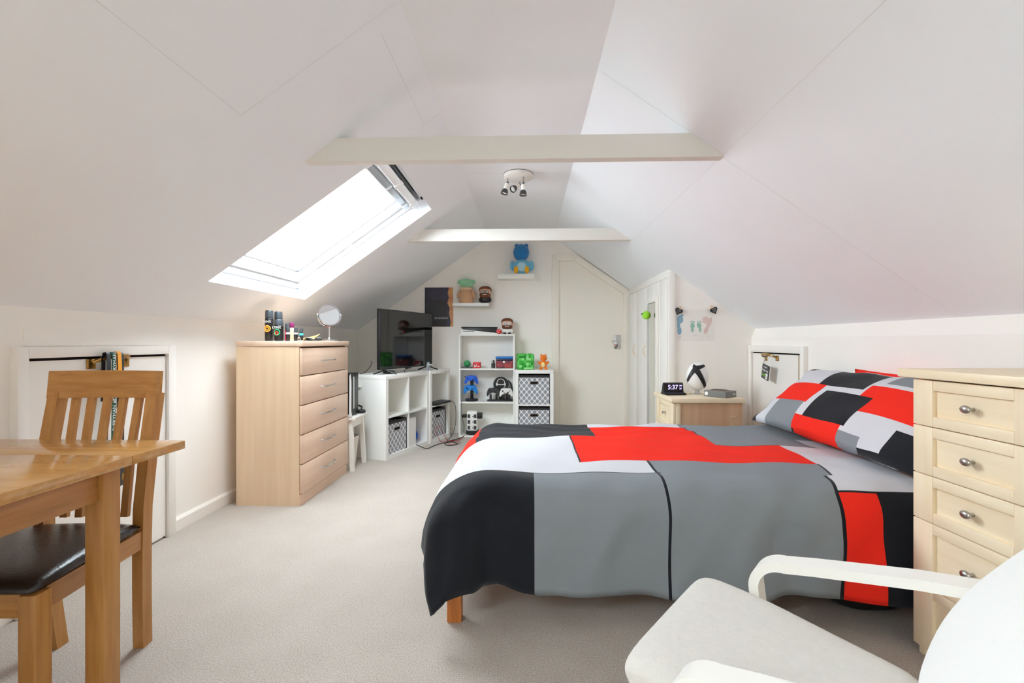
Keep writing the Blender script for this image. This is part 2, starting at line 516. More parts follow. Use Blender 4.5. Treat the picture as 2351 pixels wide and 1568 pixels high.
hood = sl('blind_headbox', [(SU1 + .004, SV0 - .005, .06, SU1 + .062, SV1 + .005, .16)], M_PVC, win, .012)
for k in range(3):
    v = SV0 + .1 + k * (SV1 - SV0 - .2) / 2
    sl('headbox_rib', [(SU1 + .0, v - .02, .056, SU1 + .066, v + .02, .07)], M_PVC, hood, .004)
sl('vent_slot', [(SU1 + .070, SV0 + .03, .092, SU1 + .084, SV1 - .05, .1)], M_GREYP, win, 0)
sl('vent_slot_rib', [(SU1 + .0765, SV0 + .03, .0905, SU1 + .0785, SV1 - .05, .0995)], M_BLACK, win, 0)
sl('latch', [(U1 - .018, V1 - .07, .088, U1 - .006, V1 - .035, .1)], M_DARK, win, 0)
sl('corner_screw', [(U0 + .006, V1 - .026, .092, U0 + .016, V1 - .012, .1)], M_ALU, win, 0)
sl('hinge_plate', [(U0 + .5, V1 - .045, .118, U0 + .56, V1 - .03, .128)], M_PVC, win, 0)

w2 = struct(sl('added_window', [(U0, Q0, .098, U0 + .08, Q1, T), (U1 - .10, Q0, .098, U1, Q1, T), (U0 + .08, Q0, .098, U1 - .10, Q0 + .08, T), (U0 + .08, Q1 - .08, .098, U1 - .10, Q1, T)], M_PVC, None), 'added roof window out of view that lights the near side')  # added out of view to brighten the near half of the room
sl('pane', [(U0 + .075, Q0 + .075, .18, U1 - .095, Q1 - .075, .186)], M_GLASS, w2, 0)

# ------------------------------------------------------------------ far door with the cut corner
d1 = struct(B().prism([(.366, 0), (.366, 2.035), (.566, 2.035), (1.150, 1.645), (1.150, 0)], 'y', 5.388, 5.402).build('door_1', M_CREAM, smooth=0), 'cream flush door with a corner cut to the roof slope')
def bar(name, pts, parent, y0=5.362, y1=5.402, bev=.004):
    return B().prism(pts, 'y', y0, y1, bev=bev).build(name, M_CREAM, parent)
bar('frame_jamb', [(.300, 0), (.380, 0), (.380, 2.022), (.300, 2.095)], d1)
bar('frame_head', [(.300, 2.095), (.380, 2.022), (.562, 2.022), (.588, 2.095)], d1)
bar('frame_slope', [(.588, 2.095), (.562, 2.022), (1.134, 1.634), (1.199, 1.680)], d1)
bar('frame_jamb', [(1.134, 0), (1.199, 0), (1.199, 1.680), (1.134, 1.634)], d1)
hd = B().box(1.030, 5.378, .995, 1.100, 5.389, 1.155, bev=.003).build('handle_plate', M_CHROME, d1)
B().tube([(1.06, 5.378, 1.085), (1.06, 5.345, 1.085), (1.05, 5.338, 1.085), (.985, 5.338, 1.078)], [.010, .010, .010, .008], 12).build('lever', M_CHROME, hd)
B().box(1.058, 5.3765, 1.02, 1.064, 5.379, 1.045).build('keyhole', M_DARK, hd, smooth=0)

# ------------------------------------------------------------------ built-in wardrobe along the far right
wd = struct(B().box(1.205, 3.885, 0, 1.28, 5.40, 1.76).build('wall_wardrobe', M_GLOSS, smooth=0), 'white built-in wardrobe front')
B().box(1.192, 3.862, 0, 1.243, 3.90, 1.665, bev=.002).build('corner_post', M_GLOSS, wd)
B().box(1.197, 3.90, 1.625, 1.21, 5.362, 1.70, bev=.002).build('head_rail', M_GLOSS, wd)
n = 2
for y0, y1, hy in ((4.985, 5.335, 5.04), (4.545, 4.965, 4.60), (4.115, 4.525, None)):
    d = struct(B().box(1.185, y0, .06, 1.204, y1, 1.615, bev=.004).build('door_%d' % n, M_GLOSS, None), 'white tongue and groove wardrobe door')
    d.parent = wd
    k = 4
    for i in range(1, k):
        yy = y0 + (y1 - y0) * i / k
        B().box(1.1835, yy - .0022, .075, 1.1852, yy + .0022, 1.60).build('groove', M_JOINT, d, smooth=0)
    if hy:
        pts = [(1.184, hy, .925), (1.180, hy, .945), (1.165, hy, .960), (1.159, hy, .985), (1.165, hy, 1.010), (1.180, hy, 1.025), (1.184, hy, 1.045)]
        h = B().tube(pts, [.007, .006, .005, .0055, .005, .006, .007], 10).build('handle', M_IVORY, d)
    n += 1
b = B()
for zz in (.3, .9, 1.5):
    b.box(1.1835, 4.972, zz, 1.204, 4.980, zz + .05)
b.build('hinge', M_CREAM, wd, smooth=0)
B().box(1.186, 3.905, .06, 1.204, 4.105, 1.615, bev=.003).build('side_panel', M_GLOSS, wd)

# ------------------------------------------------------------------ low doors into the eaves
d = struct(B().box(-2.004, 1.752, .012, -1.985, 2.456, 1.0).build('door_5', M_GLOSS, smooth=0), 'white eaves hatch door behind the dining chair')
B().box(-2.003, 1.752, 1.0, -1.992, 2.456, 1.012).build('gap', M_DARK, d, smooth=0)
B().box(-2.003, 2.456, .0, -1.992, 2.460, 1.012).build('gap', M_DARK, d, smooth=0)
B().box(-2.002, 1.709, 0, -1.968, 1.752, 1.058, bev=.003).build('frame_jamb', M_GLOSS, d)
B().box(-2.002, 2.460, 0, -1.968, 2.512, 1.058, bev=.003).build('frame_jamb', M_GLOSS, d)
B().box(-2.002, 1.752, 1.012, -1.968, 2.460, 1.058, bev=.003).build('frame_head', M_GLOSS, d)
struct(B().box(-2.002, 1.755, 1.062, -1.995, 2.50, 1.135).build('trim_3', M_WALL, smooth=0), 'plain board above the eaves hatch')
hn = B().box(-1.986, 2.000, .955, -1.980, 2.045, 1.000, bev=.002).build('handle', M_BRASS, d)
B().tube([(-1.982, 2.03, .985), (-1.965, 2.04, .993), (-1.945, 2.07, 1.005), (-1.938, 2.115, 1.012), (-1.945, 2.17, 1.010), (-1.965, 2.20, 1.0), (-1.982, 2.205, .985)], [.008, .009, .010, .010, .010, .009, .007], 12).build('pull_bar', M_BRASS, hn)
B().box(-1.986, 2.192, .955, -1.980, 2.222, .995, bev=.002).build('end_plate', M_BRASS, hn)

d = struct(B().box(1.865, 3.20, .012, 1.884, 3.822, .985).build('door_6', M_GLOSS, smooth=0), 'white eaves hatch door beyond the pillows')
B().box(1.872, 3.16, .985, 1.883, 3.83, .996).build('gap', M_DARK, d, smooth=0)
B().box(1.868, 3.155, 0, 1.883, 3.198, .985).build('jamb', mat('bare_jamb', (196, 182, 158), .6), d, smooth=0)
B().box(1.848, 3.112, 0, 1.882, 3.155, 1.047, bev=.003).build('frame_jamb', M_GLOSS, d)
B().box(1.848, 3.832, 0, 1.882, 3.876, 1.047, bev=.003).build('frame_jamb', M_GLOSS, d)
B().box(1.848, 3.155, .996, 1.882, 3.832, 1.047, bev=.003).build('frame_head', M_GLOSS, d)
hn = B().box(1.858, 3.44, .935, 1.865, 3.475, .975, bev=.002).build('handle', M_BRASS, d)
B().tube([(1.86, 3.46, .96), (1.842, 3.47, .97), (1.825, 3.50, .982), (1.822, 3.55, .985), (1.828, 3.61, .982), (1.845, 3.64, .972), (1.86, 3.645, .96)], [.006, .007, .008, .008, .008, .007, .006], 12).build('pull_bar', M_BRASS, hn)
B().box(1.858, 3.60, .930, 1.865, 3.63, .968, bev=.002).build('end_plate', M_BRASS, hn)

# ------------------------------------------------------------------ ceiling spotlight
t = thing('ceiling_spotlight', 'round white ceiling plate with three dark-rimmed spotlight heads', 'light', (-.059, 3.336, 2.30))
B().lathe([(.0, -.030), (.098, -.030), (.104, -.026), (.105, -.004), (.105, 0)], n=40).build('plate', M_GLOSS, t)
B().lathe([(.1055, -.0035), (.1065, -.0035), (.1065, 0), (.1055, 0)], n=40).build('rim', M_GREYP, t)
def spot(px, py, dirv, ln):
    d = Vector(dirv).normalized(); p = Vector((px, py, -.030)); j = p + Vector((0, 0, -ln))
    h = B().tube([p, j], .0055, 10).build('stem', M_NICKEL, t)
    B().ball(j, .009, nu=12, nv=8).build('swivel', M_GREYP, h)
    k = j + d * .006
    hd = B().lathe([(.010, 0), (.0165, .006), (.0165, .048), (.018, .05)], c=k, axis=d, n=20).build('lamp_body', M_GLOSS, t)
    k2 = k + d * .048
    B().lathe([(.0175, 0), (.022, .008), (.0265, .03), (.0265, .034), (.0235, .034), (.020, .012), (.0, .010)], c=k2, axis=d, n=20, cap=False).build('shade', M_GREYP, hd)
    B().lathe([(.0, .026), (.021, .026), (.021, .020), (.0, .014)], c=k2, axis=d, n=20, cap=False).build('bulb', mat('bulb_glass', (225, 225, 220), .15, spec=.6), hd)
spot(-.078, .0, (-.30, -.1, -1), .030)
spot(.038, -.03, (-.03, -.1, -1), .048)
spot(.01, .075, (-.8, -.75, -.75), .022)

# ================================================================== FURNITURE
# ------------------------------------------------------------------ bed, mattress
BX0, BX1, BY0, BY1 = -.27, 1.84, 1.79, 3.03
t = thing('bed', 'orange pine double bed frame under the patterned duvet', 'bed', (BX0, BY0, 0))
W_, L_ = BY1 - BY0, BX1 - BX0
for x in (-.005, L_ - .06):
    for y in (-.045, W_ - .02):
        B().box(x - .03 if x < 0 else x, y, 0, x + .025 if x < 0 else x + .055, y + .055, .30, bev=.004).build('leg', M_PINE, t)
for y in (.012, W_ - .037):
    B().box(.026, y, .20, L_ - .062, y + .025, .30, bev=.003).build('side_rail', M_PINE, t)
for x in (.0, L_ - .03):
    B().box(x, .012, .20, x + .025, W_ - .012, .30, bev=.003).build('end_rail', M_PINE, t)
for k in range(13):
    x = .10 + k * (L_ - .25) / 12
    B().box(x, .04, .275, x + .07, W_ - .04, .292).build('slat', M_PINE, t, smooth=0)
tag(B().box(BX0 + .03, BY0 + .03, .302, BX1, BY1 - .02, .50, bev=.05, seg=4).build('mattress', M_MATT), 'cream mattress on the pine bed under the duvet', 'mattress')

# ------------------------------------------------------------------ duvet with a printed block pattern
DM = [M_DWHITE, M_DBLACK, M_DGREY, M_DRED]
W, K, G, R_ = 0, 1, 2, 3
DZ = .545
FX, NY, FY = -.165, 1.83, 2.94            # where the cloth starts to roll over foot, near side, far side
DF, DN, DFAR = .41, .485, .40
XEND = 1.58
def duvet_color(s, t_):
    """s along the bed (x of the flat cloth), t_ across it (y of the flat cloth); dark lines are printed outlines"""
    o = .006
    # near hanging side and the strip of the top next to it
    if t_ < 1.88:
        if s < .03: return K
        if abs(t_ - 1.877) < .004 and s < .55: return K
        if s < .535 - .006: return G
        if s < .535 + .006: return K
        if s < 1.245 - .009: return G
        if s < 1.245 + .006: return K
        if t_ > 1.74: return W if t_ > 1.749 else K
        if s < 1.385: return R_
        return K
    if t_ < 2.035:
        if s < .535 - .008: return W
        if s < .535 + .004: return K
        if s < 1.265: return G
        if s < 1.275: return K
        return W
    if t_ < 2.54:
        if s < .235: return W
        if s < .243 and t_ > 2.04: return K
        if t_ < 2.34:
            if s < 1.27: return R_
            return W
        if s < .96: return R_
        if t_ < 2.347: return K if s < 1.46 else W
        if s < 1.46: return G
        return W
    if t_ < 2.88:
        if s < -.30: return R_
        if s < .385: return K
        if s < .96: return R_
        if s < .967: return K
        if s < 1.62: return G
        return W
    if s < -.30: return R_
    if s < .385: return K
    if s < .96: return W
    return G
def duvet_pos(s, t_):
    ds = max(0, FX - s); dn = max(0, NY - t_); df = max(0, t_ - FY)
    dy = dn + df
    d = math.hypot(ds, dy)
    x, y = max(s, FX), min(max(t_, NY), FY)
    # slightly pillowy top with soft creases
    z = DZ + .014 * math.sin(min(max((s + .1) / 1.6, 0), 1) * PI) * math.sin(min(max((t_ - NY) / (FY - NY), 0), 1) * PI)
    z += .0035 * math.sin(7 * s + 5 * t_) + .0028 * math.sin(17 * s - 9 * t_ + 1.3) + .002 * math.sin(29 * t_ + 11 * s)
    if t_ > 2.5: z += .0045 * math.sin(42 * t_ + 4 * math.sin(5 * s)) * min(1, (t_ - 2.5) / .2)
    if d > 1e-6:
        r = (ds * .25 + dn * .125 + df * .12) / (ds + dn + df)
        a = min(d / r, PI / 2)
        out = r * math.sin(a); down = r * (1 - math.cos(a)) + max(0, d - r * PI / 2)
        ux, uy = -ds / d, (-dn + df) / d
        hang = max(0, d - r * .9)
        # hanging folds
        tang = s if dn >= ds else t_
        corner = min(1, 2 * min(ds, dy) / max(d, 1e-6))
        out += hang * (.05 * math.sin(tang * 9 + 1) + .03 * math.sin(tang * 21 + 2.4)) * (1 - corner) + hang * .20 * corner
        out += .004 * math.sin(tang * 33 + down * 20) + .006 * math.sin(tang * 13 - down * 9) * min(1, hang / .15)
        x += ux * out; y += uy * out
        z -= down * (1 - .16 * corner)
        if dn > 0 and ds < .12:      # hem lifts a little beside the corner
            z += .05 * max(0, 1 - abs(s + .10) / .16) * min(1, hang / .25)
    # cloth slightly pulled askew on the right part of the near side
    x += -.085 * max(0, min(1, (s - .5) / .75)) * max(0, min(1, (2.03 - t_) / .3))
    return (x, y, max(z, .035))
def knots(a, bb, cuts, step):
    ks = sorted({round(a, 4), round(bb, 4), *[round(c, 4) for c in cuts if a < c < bb]})
    out = []
    for p, q in zip(ks, ks[1:]):
        m = max(1, int(math.ceil((q - p) / step)))
        out += [p + (q - p) * i / m for i in range(m)]
    return out + [ks[-1]]
ss = knots(FX - DF, XEND, [-.30, .03, .235, .243, .385, .527, .529, .535, .539, .541, .55, .96, .967, 1.236, 1.251, 1.265, 1.27, 1.275, 1.385, 1.46, FX], .028)
tt = knots(NY - DN, FY + DFAR, [1.74, 1.749, 1.873, 1.88, 2.035, 2.04, 2.34, 2.347, 2.54, 2.88, NY, FY], .026)
vs = [duvet_pos(s, t_) for s in ss for t_ in tt]
nt_ = len(tt)
fs, mi = [], []
for i in range(len(ss) - 1):
    for j in range(nt_ - 1):
        fs.append((i * nt_ + j, (i + 1) * nt_ + j, (i + 1) * nt_ + j + 1, i * nt_ + j + 1))
        mi.append(duvet_color((ss[i] + ss[i + 1]) / 2, (tt[j] + tt[j + 1]) / 2))
me = bpy.data.meshes.new('duvet'); me.from_pydata(vs, [], fs)
for m in DM: me.materials.append(m)
for p, k in zip(me.polygons, mi): p.material_index = k
duvet = link('duvet', me, None, 180)
sd = duvet.modifiers.new('thickness', 'SOLIDIFY'); sd.thickness = .022; sd.offset = -1
tag(duvet, 'duvet printed with black, grey, red and white blocks spread over the bed', 'duvet')

# ------------------------------------------------------------------ pillows
def pillow(name, label, L2, W2, TH, M, color, cutsA, cutsW, sag=0.):
    aa = knots(0, 1, cutsA, .022); ww = knots(0, 1, cutsW, .035)
    def ease(v): return v
    vs, fs, mi = [], [], []
    for side in (1, -1):
        for a in aa:
            for w_ in ww:
                u, v = 2 * a - 1, 2 * w_ - 1
                h = TH * (max(0, 1 - abs(u) ** 3.2) ** .55) * (max(0, 1 - abs(v) ** 2.6) ** .55)
                pin = 1 - .05 * (1 - v * v) * abs(u) ** 6 - .0
                pin2 = 1 - .06 * (1 - u * u) * abs(v) ** 6
                wr = .006 * math.sin(a * 31 + w_ * 7) * (abs(v) ** 3) + .005 * math.sin(w_ * 23 + a * 9) * abs(u) ** 3 + .003 * math.sin(a * 17 - w_ * 13)
                vs.append(M @ Vector((u * L2 * pin, v * W2 * pin2, side * (h + (wr if h > .004 else 0)) + sag * (v - 1) ** 2)))
    n1, n2 = len(aa), len(ww)
    for k in range(2):
        for i in range(n1 - 1):
            for j in range(n2 - 1):
                o = k * n1 * n2
                q = (o + i * n2 + j, o + (i + 1) * n2 + j, o + (i + 1) * n2 + j + 1, o + i * n2 + j + 1)
                fs.append(q if k == 0 else q[::-1])
                mi.append(color((aa[i] + aa[i + 1]) / 2, (ww[j] + ww[j + 1]) / 2) if k == 0 else color(1 - (aa[i] + aa[i + 1]) / 2, (ww[j] + ww[j + 1]) / 2))
    me = bpy.data.meshes.new(name); me.from_pydata(vs, [], fs)
    for m in DM: me.materials.append(m)
    for p, k in zip(me.polygons, mi): p.material_index = k
    bm = bmesh.new(); bm.from_mesh(me)
    bmesh.ops.remove_doubles(bm, verts=bm.verts, dist=.0004)
    bmesh.ops.recalc_face_normals(bm, faces=bm.faces)
    bm.to_mesh(me); bm.free()
    o = link(name, me, None, 180)
    return o
def rects(lst, default=W):
    def f(a, w_):
        for (a0, a1, w0, w1, c) in lst:
            if a0 <= a < a1 and w0 <= w_ < w1: return c
        return default
    return f
PR = [(0, .045, 0, .12, K), (0, .03, .12, .20, R_), (0, .045, .20, .52, G), (0, .09, .90, 1.01, K),
      (.13, .345, 0, .34, G), (.345, .36, 0, .03, K),
      (.075, .355, .335, .625, R_),
      (.30, .575, .62, .93, K), (.395, .655, .175, .545, K), (.345, .64, 0, .18, R_),
      (.36, .70, .955, 1.01, R_), (.59, .95, .36, .70, R_), (.635, 1.01, .745, 1.01, G),
      (.64, .745, 0, .13, G), (.745, .86, 0, .04, K), (.855, 1.01, 0, .28, K)]
ca = sorted({v for r in PR for v in r[:2]}); cw = sorted({v for r in PR for v in r[2:4]})
def frame(cx, cy, cz, tilt, twist=0.):
    # local x -> -Y (far to near), local y -> up the tilted face, local z -> outward normal
    ex = Vector((math.sin(twist), -math.cos(twist), 0))
    ey = Vector((math.cos(tilt), 0, math.sin(tilt)))
    ez = ex.cross(ey).normalized(); ey = ez.cross(ex).normalized()
    return Matrix(((ex.x, ey.x, ez.x, cx), (ex.y, ey.y, ez.y, cy), (ex.z, ey.z, ez.z, cz), (0, 0, 0, 1)))
p1 = pillow('pillow', 'front', .615, .25, .085, frame(1.615, 2.325, .745, math.radians(40)), rects(PR), ca, cw)
tag(p1, 'front pillow with red, black, grey and white block print', 'pillow')
p2 = pillow('pillow', 'back', .40, .205, .032, frame(1.838, 2.24, .722, math.radians(86)), rects([], R_), [], [])
tag(p2, 'red pillow tucked behind the block-print pillow at the wall', 'pillow')

# dark bag under the head of the bed
b = B().ball((0, 0, .085), (.17, .105, .085), p=2.6, nu=28, nv=16)
bag = thing('storage_bag', 'black soft storage bag on the carpet under the bed head', 'bag', (1.38, 1.93, 0))
b.build('body', mat('black_nylon', (24, 24, 25), .7, bump=.1, bscale=30), bag)
B().tube([(-.08, 0, .150), (-.06, 0, .176), (0, 0, .184), (.06, 0, .176), (.08, 0, .150)], .008, 8).build('carry_strap', M_BLACK, bag)

# ------------------------------------------------------------------ chest of drawers under the roof window
t = thing('chest_of_drawers', 'tall pale beech chest of five drawers under the roof window', 'chest', (-1.909, 2.952, 0))
CD, CW, CH = .44, .775, 1.083
B().box(0, 0, 0, CD - .02, .018, 1.045).box(0, CW - .018, 0, CD - .02, CW, 1.045).box(0, .018, .0, .01, CW - .018, 1.045).box(.01, .018, .075, CD - .03, CW - .018, .09).build('carcass', M_BEECH, t, smooth=0)
B().box(-.004, -.004, 1.047, CD + .008, CW + .004, CH, bev=.004).build('top', M_BEECHF, t)
B().box(CD - .04, .001, 0, CD - .012, CW - .001, .072).build('plinth', M_BEECHF, t, smooth=0)
zs = [.078, .272, .466, .660, .853, 1.040]
for k in range(5):
    d = B().box(CD - .019, .003, zs[k] + .002, CD, CW - .003, zs[k + 1] - .003, bev=.004).build('drawer', M_BEECHF, t)
    zc = zs[k + 1] - .095
    y0, y1 = CW / 2 - .105, CW / 2 + .105
    pts = [(CD, y0, zc), (CD + .018, y0 + .003, zc), (CD + .026, y0 + .03, zc), (CD + .029, CW / 2, zc), (CD + .026, y1 - .03, zc), (CD + .018, y1 - .003, zc), (CD, y1, zc)]
    B().tube(pts, [.006, .005, .0042, .0042, .0042, .005, .006], 10).build('handle', M_CHROME, d)

# ------------------------------------------------------------------ five-drawer tallboy on the right
t = thing('tallboy', 'narrow pale maple tallboy with oval knobs beside the armchair', 'chest', (1.35, 1.235, 0))
TW, TD = .405, .50
B().box(.02, .001, .0, TD, .018, .952).box(.02, TW - .018, 0, TD, TW - .001, .952).box(TD - .01, .018, .06, TD, TW - .018, .952).box(.03, .018, .06, TD - .01, TW - .018, .075).build('carcass', M_MAPLEV, t, smooth=0)
B().box(-.022, -.035, .955, TD + .01, TW + .042, .985, bev=.004).build('top', M_MAPLE, t)
B().box(.028, .002, 0, .045, TW - .002, .035).build('plinth', M_MAPLE, t, smooth=0)
zs = [.035, .255, .473, .630, .794, .951]
for k in range(5):
    z0, z1 = zs[k] + .0015, zs[k + 1] - .0015
    d = B().box(.012, .005, z0 + .004, .019, TW - .005, z1 - .004).build('drawer', M_MAPLE, t, smooth=0)
    st, rl = .075, .034
    for yy in (0, TW - st):
        B().box(0, yy, z0, .019, yy + st, z1, bev=.0015).build('stile', M_MAPLEV, d)
    for za, zb in ((z0, z0 + rl), (z1 - rl, z1)):
        B().box(.0005, st + .0008, za, .019, TW - st - .0008, zb, bev=.0015).build('rail', M_MAPLE, d)
    zc = (z0 + z1) / 2 + (.004 if k < 2 else 0)
    B().lathe([(.006, 0), (.0055, .012), (.008, .016)], c=(.012, TW / 2, zc), axis=(-1, 0, 0), n=16).ball((-.012, TW / 2, zc), (.009, .0175, .0125), nu=20, nv=12).build('knob', M_NICKEL, d)

# ------------------------------------------------------------------ bedside cabinet
t = thing('bedside_cabinet', 'pale maple bedside cabinet behind the bed, side turned to the camera', 'cabinet', (1.075, 3.385, 0))
NW, ND = .445, .50
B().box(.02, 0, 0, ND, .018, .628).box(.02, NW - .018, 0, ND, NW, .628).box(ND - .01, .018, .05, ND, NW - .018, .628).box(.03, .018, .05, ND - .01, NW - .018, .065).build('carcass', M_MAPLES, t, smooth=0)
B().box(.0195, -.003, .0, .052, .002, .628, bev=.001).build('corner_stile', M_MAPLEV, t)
B().box(-.018, -.02, .632, ND + .012, NW + .01, .665, bev=.003).build('top', M_MAPLE, t)
B().box(ND - .09, -.004, .522, ND - .05, .001, .535).build('tape', mat('masking_tape', (222, 194, 158), .6), t, smooth=0)
zs = [.05, .24, .43, .627]
for k in range(3):
    z0, z1 = zs[k] + .0015, zs[k + 1] - .0015
    d = B().box(.012, .005, z0 + .004, .019, NW - .005, z1 - .004).build('drawer', M_MAPLE, t, smooth=0)
    for yy in (0, NW - .085):
        B().box(0, yy, z0, .019, yy + .085, z1, bev=.0015).build('stile', M_MAPLEV, d)
    for za, zb in ((z0, z0 + .04), (z1 - .04, z1)):
        B().box(.0005, .0858, za, .019, NW - .0858, zb, bev=.0015).build('rail', M_MAPLE, d)
    zc = (z0 + z1) / 2
    B().lathe([(.006, 0), (.005, .012), (.008, .016)], c=(.012, NW / 2, zc), axis=(-1, 0, 0), n=14).ball((-.011, NW / 2, zc), (.008, .016, .011), nu=16, nv=10).build('knob', M_NICKEL, d)

# ------------------------------------------------------------------ dining table
t = thing('dining_table', 'golden oak extending dining table with a leaf joint', 'table', (-1.14, .1, 0))
B().box(-.80, .1, .722, 0, 1.190, .75, bev=.003).build('tabletop', M_OAKT, t)
B().box(-.80, 1.1925, .722, 0, 1.395, .75, bev=.003).build('leaf', M_OAKT, t)
B().box(-.80, -.30, .722, 0, .0975, .75, bev=.003).build('leaf', M_OAKT, t)
for x in (-.09, -.74):
    for y in (1.135, -.17):
        B().box(x, y, 0, x + .055, y + .055, .7215, bev=.004).build('leg', M_OAKV, t)
B().box(-.073, -.115, .635, -.050, 1.135, .7215, bev=.002).build('apron', M_OAKY, t)
B().box(-.725, -.115, .635, -.702, 1.135, .7215, bev=.002).build('apron', M_OAKY, t)
B().box(-.684, 1.15, .635, -.092, 1.173, .7215, bev=.002).build('apron', M_OAK, t)
B().box(-.684, -.153, .635, -.092, -.13, .7215, bev=.002).build('apron', M_OAK, t)

# ------------------------------------------------------------------ dining chair (local: y back to front = -y, seat back edge at y=0)
t = thing('dining_chair', 'golden oak slat-back dining chair with a black leather seat', 'chair', (-1.510, 1.50, 0), math.radians(3))
def post(s):
    # rear leg and back post in one sweep: kicked back at the floor and raked back above the seat
    pts = [(s * .148, .080, 0), (s * .158, .064, .18), (s * .167, .052, .38), (s * .170, .052, .50), (s * .174, .076, .72), (s * .172, .108, .895)]
    B().strip(pts, (1, 0, 0), .036, .042, bev=.003).build('leg', M_OAKV, t)
for s in (-1, 1): post(s)
B().strip([(-.192, .098, .925), (-.10, .116, .925), (0, .122, .925), (.10, .116, .925), (.192, .098, .925)], (0, .10, 1), .098, .026, bev=.005).build('top_rail', M_OAK, t)
for k in range(5):
    f = (k - 2) / 2
    B().strip([(f * .104, .058, .465), (f * .108, .080, .70), (f * .112, .114, .888)], (1, 0, 0), .024, .014, bev=.002).build('back_slat', M_OAKV, t)
for s in (-1, 1):
    B().box(s * .205 - .023, -.375, 0, s * .205 + .023, -.329, .425, bev=.004).build('leg', M_OAKV, t)
    B().strip([(s * .170, .030, .393), (s * .196, -.328, .393)], (0, 0, 1), .062, .024, bev=.002).build('seat_rail', M_OAKY, t)
B().box(-.181, -.366, .362, .181, -.342, .424, bev=.002).build('seat_rail', M_OAK, t)
B().box(-.148, .036, .362, .148, .060, .424, bev=.002).build('seat_rail', M_OAK, t)
# padded seat
vs, fs = [], []
nx, ny = 26, 26
for side in (1, -1):
    for i in range(nx + 1):
        for j in range(ny + 1):
            u, v = 2 * i / nx - 1, 2 * j / ny - 1
            y = .032 - (v + 1) / 2 * .422
            hw = .185 + (v + 1) / 2 * .052
            e = (max(0, 1 - abs(u) ** 8) ** .4) * (max(0, 1 - abs(v) ** 8) ** .4)
            dome = 1 - .25 * (u * u + v * v)
            vs.append((u * hw * (1 - .03 * abs(v) ** 8), y, .440 + (side * .034 * e * (dome if side > 0 else .45))))
N2 = (nx + 1) * (ny + 1)
for k in range(2):
    for i in range(nx):
        for j in range(ny):
            q = [k * N2 + i * (ny + 1) + j, k * N2 + (i + 1) * (ny + 1) + j, k * N2 + (i + 1) * (ny + 1) + j + 1, k * N2 + i * (ny + 1) + j + 1]
            fs.append(q)
me = bpy.data.meshes.new('seat'); me.from_pydata(vs, [], fs)
bm = bmesh.new(); bm.from_mesh(me); bmesh.ops.remove_doubles(bm, verts=bm.verts, dist=.0005); bmesh.ops.recalc_face_normals(bm, faces=bm.faces); bm.to_mesh(me); bm.free()
me.materials.append(M_LEATH); link('seat', me, t, 180)

# ------------------------------------------------------------------ bentwood armchair (local x = towards the back, y = towards its far side)
t = thing('armchair', 'white bentwood armchair with an oatmeal cushion in the foreground', 'armchair', (.366, 1.139, 0), math.atan2(-.64, .77))
def cushion(name, path, half, th, m, edge=.04):
    """soft pad swept along path in the xz plane, width along y"""
    P = [Vector((p[0], 0, p[1])) for p in path]
    # resample
    pts = []
    for i in range(len(P) - 1):
        p0, p1, p2, p3 = P[max(i - 1, 0)], P[i], P[i + 1], P[min(i + 2, len(P) - 1)]
        for k in range(8):
            s = k / 8
            pts.append(.5 * ((2 * p1) + (-p0 + p2) * s + (2 * p0 - 5 * p1 + 4 * p2 - p3) * s * s + (-p0 + 3 * p1 - 3 * p2 + p3) * s ** 3))
    pts.append(P[-1])
    n = len(pts); ring = 32
    vs, fs = [], []
    for i, p in enumerate(pts):
        d = (pts[min(i + 1, n - 1)] - pts[max(i - 1, 0)]).normalized()
        nr = Vector((-d.z, 0, d.x))
        e = 2 * i / (n - 1) - 1
        f = max(0, 1 - abs(e) ** 14) ** .45
        for k in range(ring):
            a = 2 * PI * k / ring
            cy, cz = math.cos(a), math.sin(a)
            sy = math.copysign(abs(cy) ** .28, cy); sz = math.copysign(abs(cz) ** .55, cz)
            vs.append(p + Vector((0, sy * half * (.97 + .03 * f), 0)) + nr * (sz * th / 2 * max(f, .02)))
    for i in range(n - 1):
        for k in range(ring):
            fs.append((i * ring + k, i * ring + (k + 1) % ring, (i + 1) * ring + (k + 1) % ring, (i + 1) * ring + k))
    fs.append(tuple(range(ring - 1, -1, -1))); fs.append(tuple((n - 1) * ring + k for k in range(ring)))
    me = bpy.data.meshes.new(name); me.from_pydata([tuple(v) for v in vs], [], fs)
    bm = bmesh.new(); bm.from_mesh(me); bmesh.ops.recalc_face_normals(bm, faces=bm.faces); bm.to_mesh(me); bm.free()
    me.materials.append(m)
    return link(name, me, t, 80)
cushion('seat_cushion', [(.0, .372), (.03, .380), (.15, .368), (.30, .340), (.455, .312)], .243, .088, M_WFAB)
cushion('back_cushion', [(.492, .29), (.505, .38), (.532, .47), (.572, .55), (.62, .62), (.668, .68), (.79, .83), (.90, .97)], .25, .11, M_WFAB2)
for s in (-1, 1):
    y = s * .277
    path = [(.62, y, .560), (.45, y, .540), (.25, y, .503), (.185, y, .489)]
    path += [(.185 + .07 * math.cos(math.radians(a)), y, .419 + .07 * math.sin(math.radians(a))) for a in range(95, 185, 6)]
    path += [(.122, y, .36), (.14, y, .27), (.165, y, .16), (.185, y, .06), (.22, y, .022), (.30, y, .0135), (.66, y, .0135)]
    B().strip(path, (0, 1, 0), .062, .024, bev=.003).build('arm_frame', M_WOODW, t)
    B().strip([(.13, s * .232, .318), (.30, s * .232, .29), (.42, s * .232, .262), (.50, s * .232, .222), (.57, s * .232, .28), (.63, s * .232, .45), (.72, s * .232, .60), (.95, s * .232, .90)], (0, 1, 0), .028, .024, bev=.003).build('seat_frame', M_WOODW, t)
